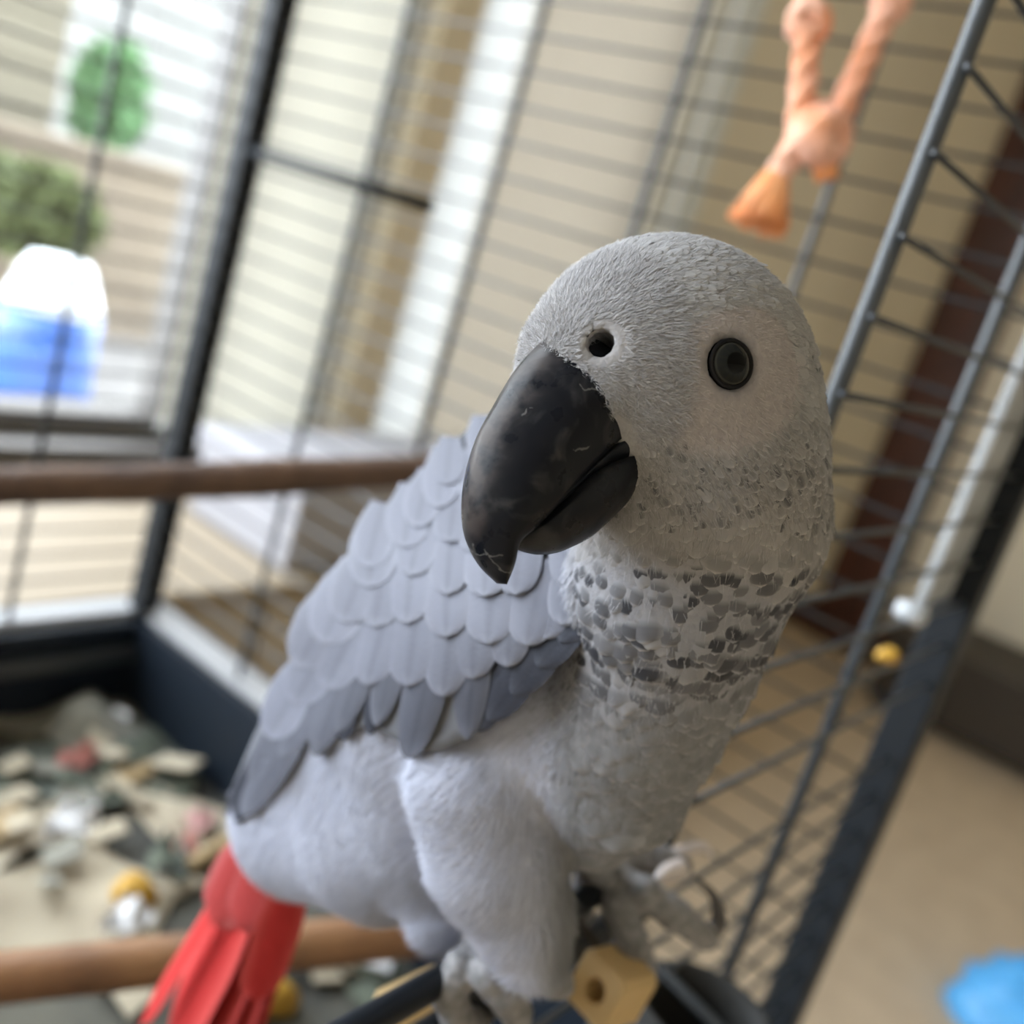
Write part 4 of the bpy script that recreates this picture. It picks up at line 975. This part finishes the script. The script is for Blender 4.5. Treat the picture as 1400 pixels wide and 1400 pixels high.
# ---- red tail: single feathers fanned from under the rump
def flat_feather(b, t, nrm, wd, cen, edg, name, m=M_vane, parent=None, curl=.0):
    nr, nc = 12, 5; b, t = np.array(b), np.array(t); d = t - b; L0 = np.linalg.norm(d); d /= L0; nrm = np.array(nrm, float); nrm -= d * nrm.dot(d); nrm /= np.linalg.norm(nrm); s = np.cross(d, nrm); V, Cq = [], []
    for i in range(nr):
        u = i / (nr - 1); h = (.55 + .45 * min(1, u / .4)) * (1 - max(0, (u - .72) / .28) ** 2.4) ** .5 if u < 1 else .05
        for j in range(nc):
            q = (j / (nc - 1) - .5) * 2; V.append(b + d * L0 * u + s * q * wd * h - nrm * (.16 * wd * q * q) - nrm * curl * L0 * u * u)
            e = abs(q) ** 4; Cq.append(cen * (1 - e) + edg * e)
    V = np.array(V); F = [(i * nc + j, (i + 1) * nc + j, (i + 1) * nc + j + 1, i * nc + j + 1) for i in range(nr - 1) for j in range(nc - 1)]
    return link(name, c2w(V), F, m, parrot, True, np.clip(np.array(Cq), 0, .95))
red, redE = np.array((.50, .035, .035)), np.array((.62, .09, .085))
nT = np.array((-.75, -.35, -.55))
fan = [((340, 1160, .298), (190, 1402, .345), .0046, red, redE), ((358, 1165, .300), (222, 1430, .347), .0140, red, redE), ((372, 1172, .301), (262, 1440, .346), .0140, red, redE),
       ((384, 1180, .300), (296, 1440, .343), .0130, red, redE), ((392, 1185, .299), (322, 1415, .338), .0120, red, redE), ((408, 1190, .287), (348, 1372, .311), .0066, red, redE)]
for k, (b, t, wd, c1, c2_) in enumerate(fan):
    n_ = nT if k < 5 else np.array((.2, -.3, -1.0))
    o = flat_feather(pc(*b), pc(*t), n_ + np.array((.05 * k, 0, -.02 * k)), wd, c1, c2_, 'tail_feather')
for k, (b, t, wd) in enumerate((((340, 1150, .294), (285, 1262, .312), .0080), ((362, 1160, .290), (322, 1270, .304), .0085), ((375, 1165, .290), (338, 1262, .302), .0070))):
    flat_feather(pc(*b), pc(*t), (-.2, -.4, -1.0), wd, np.array((.44, .06, .06)), np.array((.50, .14, .14)), 'tail_covert')

# ---- feet
M_foot = mat('grey_scaly_skin', (.27, .265, .275), .6, var=(.14, .138, .145), vscale=330, bump=.0007, bscale=420)
M_footb = M_foot
M_claw = mat('horn_claw', (.05, .045, .045), .25, var=(.09, .08, .08), vscale=200)
M_clawp = mat('pale_shiny_claw', (.62, .55, .52), .12, spec=.8)
def foot(name, chains, claws, label):
    C = [[S_(*p) for p in ch] for ch in chains]
    def fn(p):
        d = None
        for ch in C:
            e = chain(p, ch, .0012); d = e if d is None else smin(d, e, .0011)
        return d
    A = np.array([p[0] for ch in C for p in ch]); V, F = surface_nets(fn, A.min(0) - .010, A.max(0) + .010, .0007); V = relax(fn, V)
    # rounded scales and creases across the toes
    Nn = grad(fn, V); V = V + Nn * (.00035 * fbm(V, 900, 31) + .0002 * fbm(V, 2200, 33))[:, None]
    o = link(name, c2w(V), F, M_foot, parrot, True); o['label'] = label
    for pts, r, m in claws:
        P = spline([pc(*p) for p in pts], 14); rad = r * (1 - np.linspace(0, 1, 14) ** 1.6 * .93)
        c = link('claw', *[(c2w(v), f) for v, f in [tube(P, rad, 10)]][0], m, parrot, True); c.parent = o
    return o
foot('foot', [[(815, 1180, .275, .0046), (828, 1200, .282, .0050)],
              [(828, 1200, .282, .0050), (806, 1202, .280, .0042), (790, 1245, .278, .0040), (782, 1290, .286, .0034)],
              [(828, 1200, .282, .0050), (846, 1240, .275, .0044), (864, 1288, .273, .0042), (880, 1322, .280, .0038)],
              [(828, 1200, .282, .0050), (880, 1222, .276, .0044), (925, 1252, .277, .0042), (966, 1282, .287, .0034)],
              [(828, 1200, .282, .0050), (852, 1170, .288, .0042), (895, 1172, .294, .0040), (932, 1184, .298, .0032)]],
     [([(962, 1280, .287), (982, 1262, .289), (976, 1226, .289), (950, 1198, .287)], .0028, M_claw), ([(930, 1188, .288), (912, 1194, .284), (898, 1206, .281), (888, 1222, .281)], .0030, M_clawp),
      ([(880, 1320, .280), (884, 1336, .287), (878, 1342, .293)], .0026, M_claw), ([(905, 1178, .297), (945, 1160, .300), (966, 1160, .300), (974, 1176, .298)], .0022, M_clawp)],
     'grey scaly foot with curved claws gripping the corner of the sill')
foot('foot', [[(676, 1290, .232, .0050), (672, 1318, .230, .0052)],
              [(672, 1318, .230, .0052), (632, 1322, .228, .0040), (612, 1352, .228, .0042), (624, 1388, .233, .0036), (650, 1402, .241, .003)],
              [(672, 1318, .230, .0052), (668, 1330, .225, .0042), (690, 1356, .226, .0040), (706, 1385, .232, .0036)],
              [(672, 1318, .230, .0052), (706, 1312, .233, .0046), (745, 1318, .238, .0042), (765, 1345, .244, .0036)],
              [(672, 1318, .230, .0052), (650, 1300, .240, .0040), (628, 1312, .248, .0036)]],
     [([(650, 1400, .241), (664, 1398, .246), (670, 1384, .250)], .0026, M_claw), ([(706, 1385, .232), (706, 1402, .238), (698, 1410, .244)], .0026, M_claw), ([(624, 1310, .249), (610, 1322, .254), (606, 1340, .256)], .0024, M_claw)],
     'grey scaly foot standing on the black sill bar')
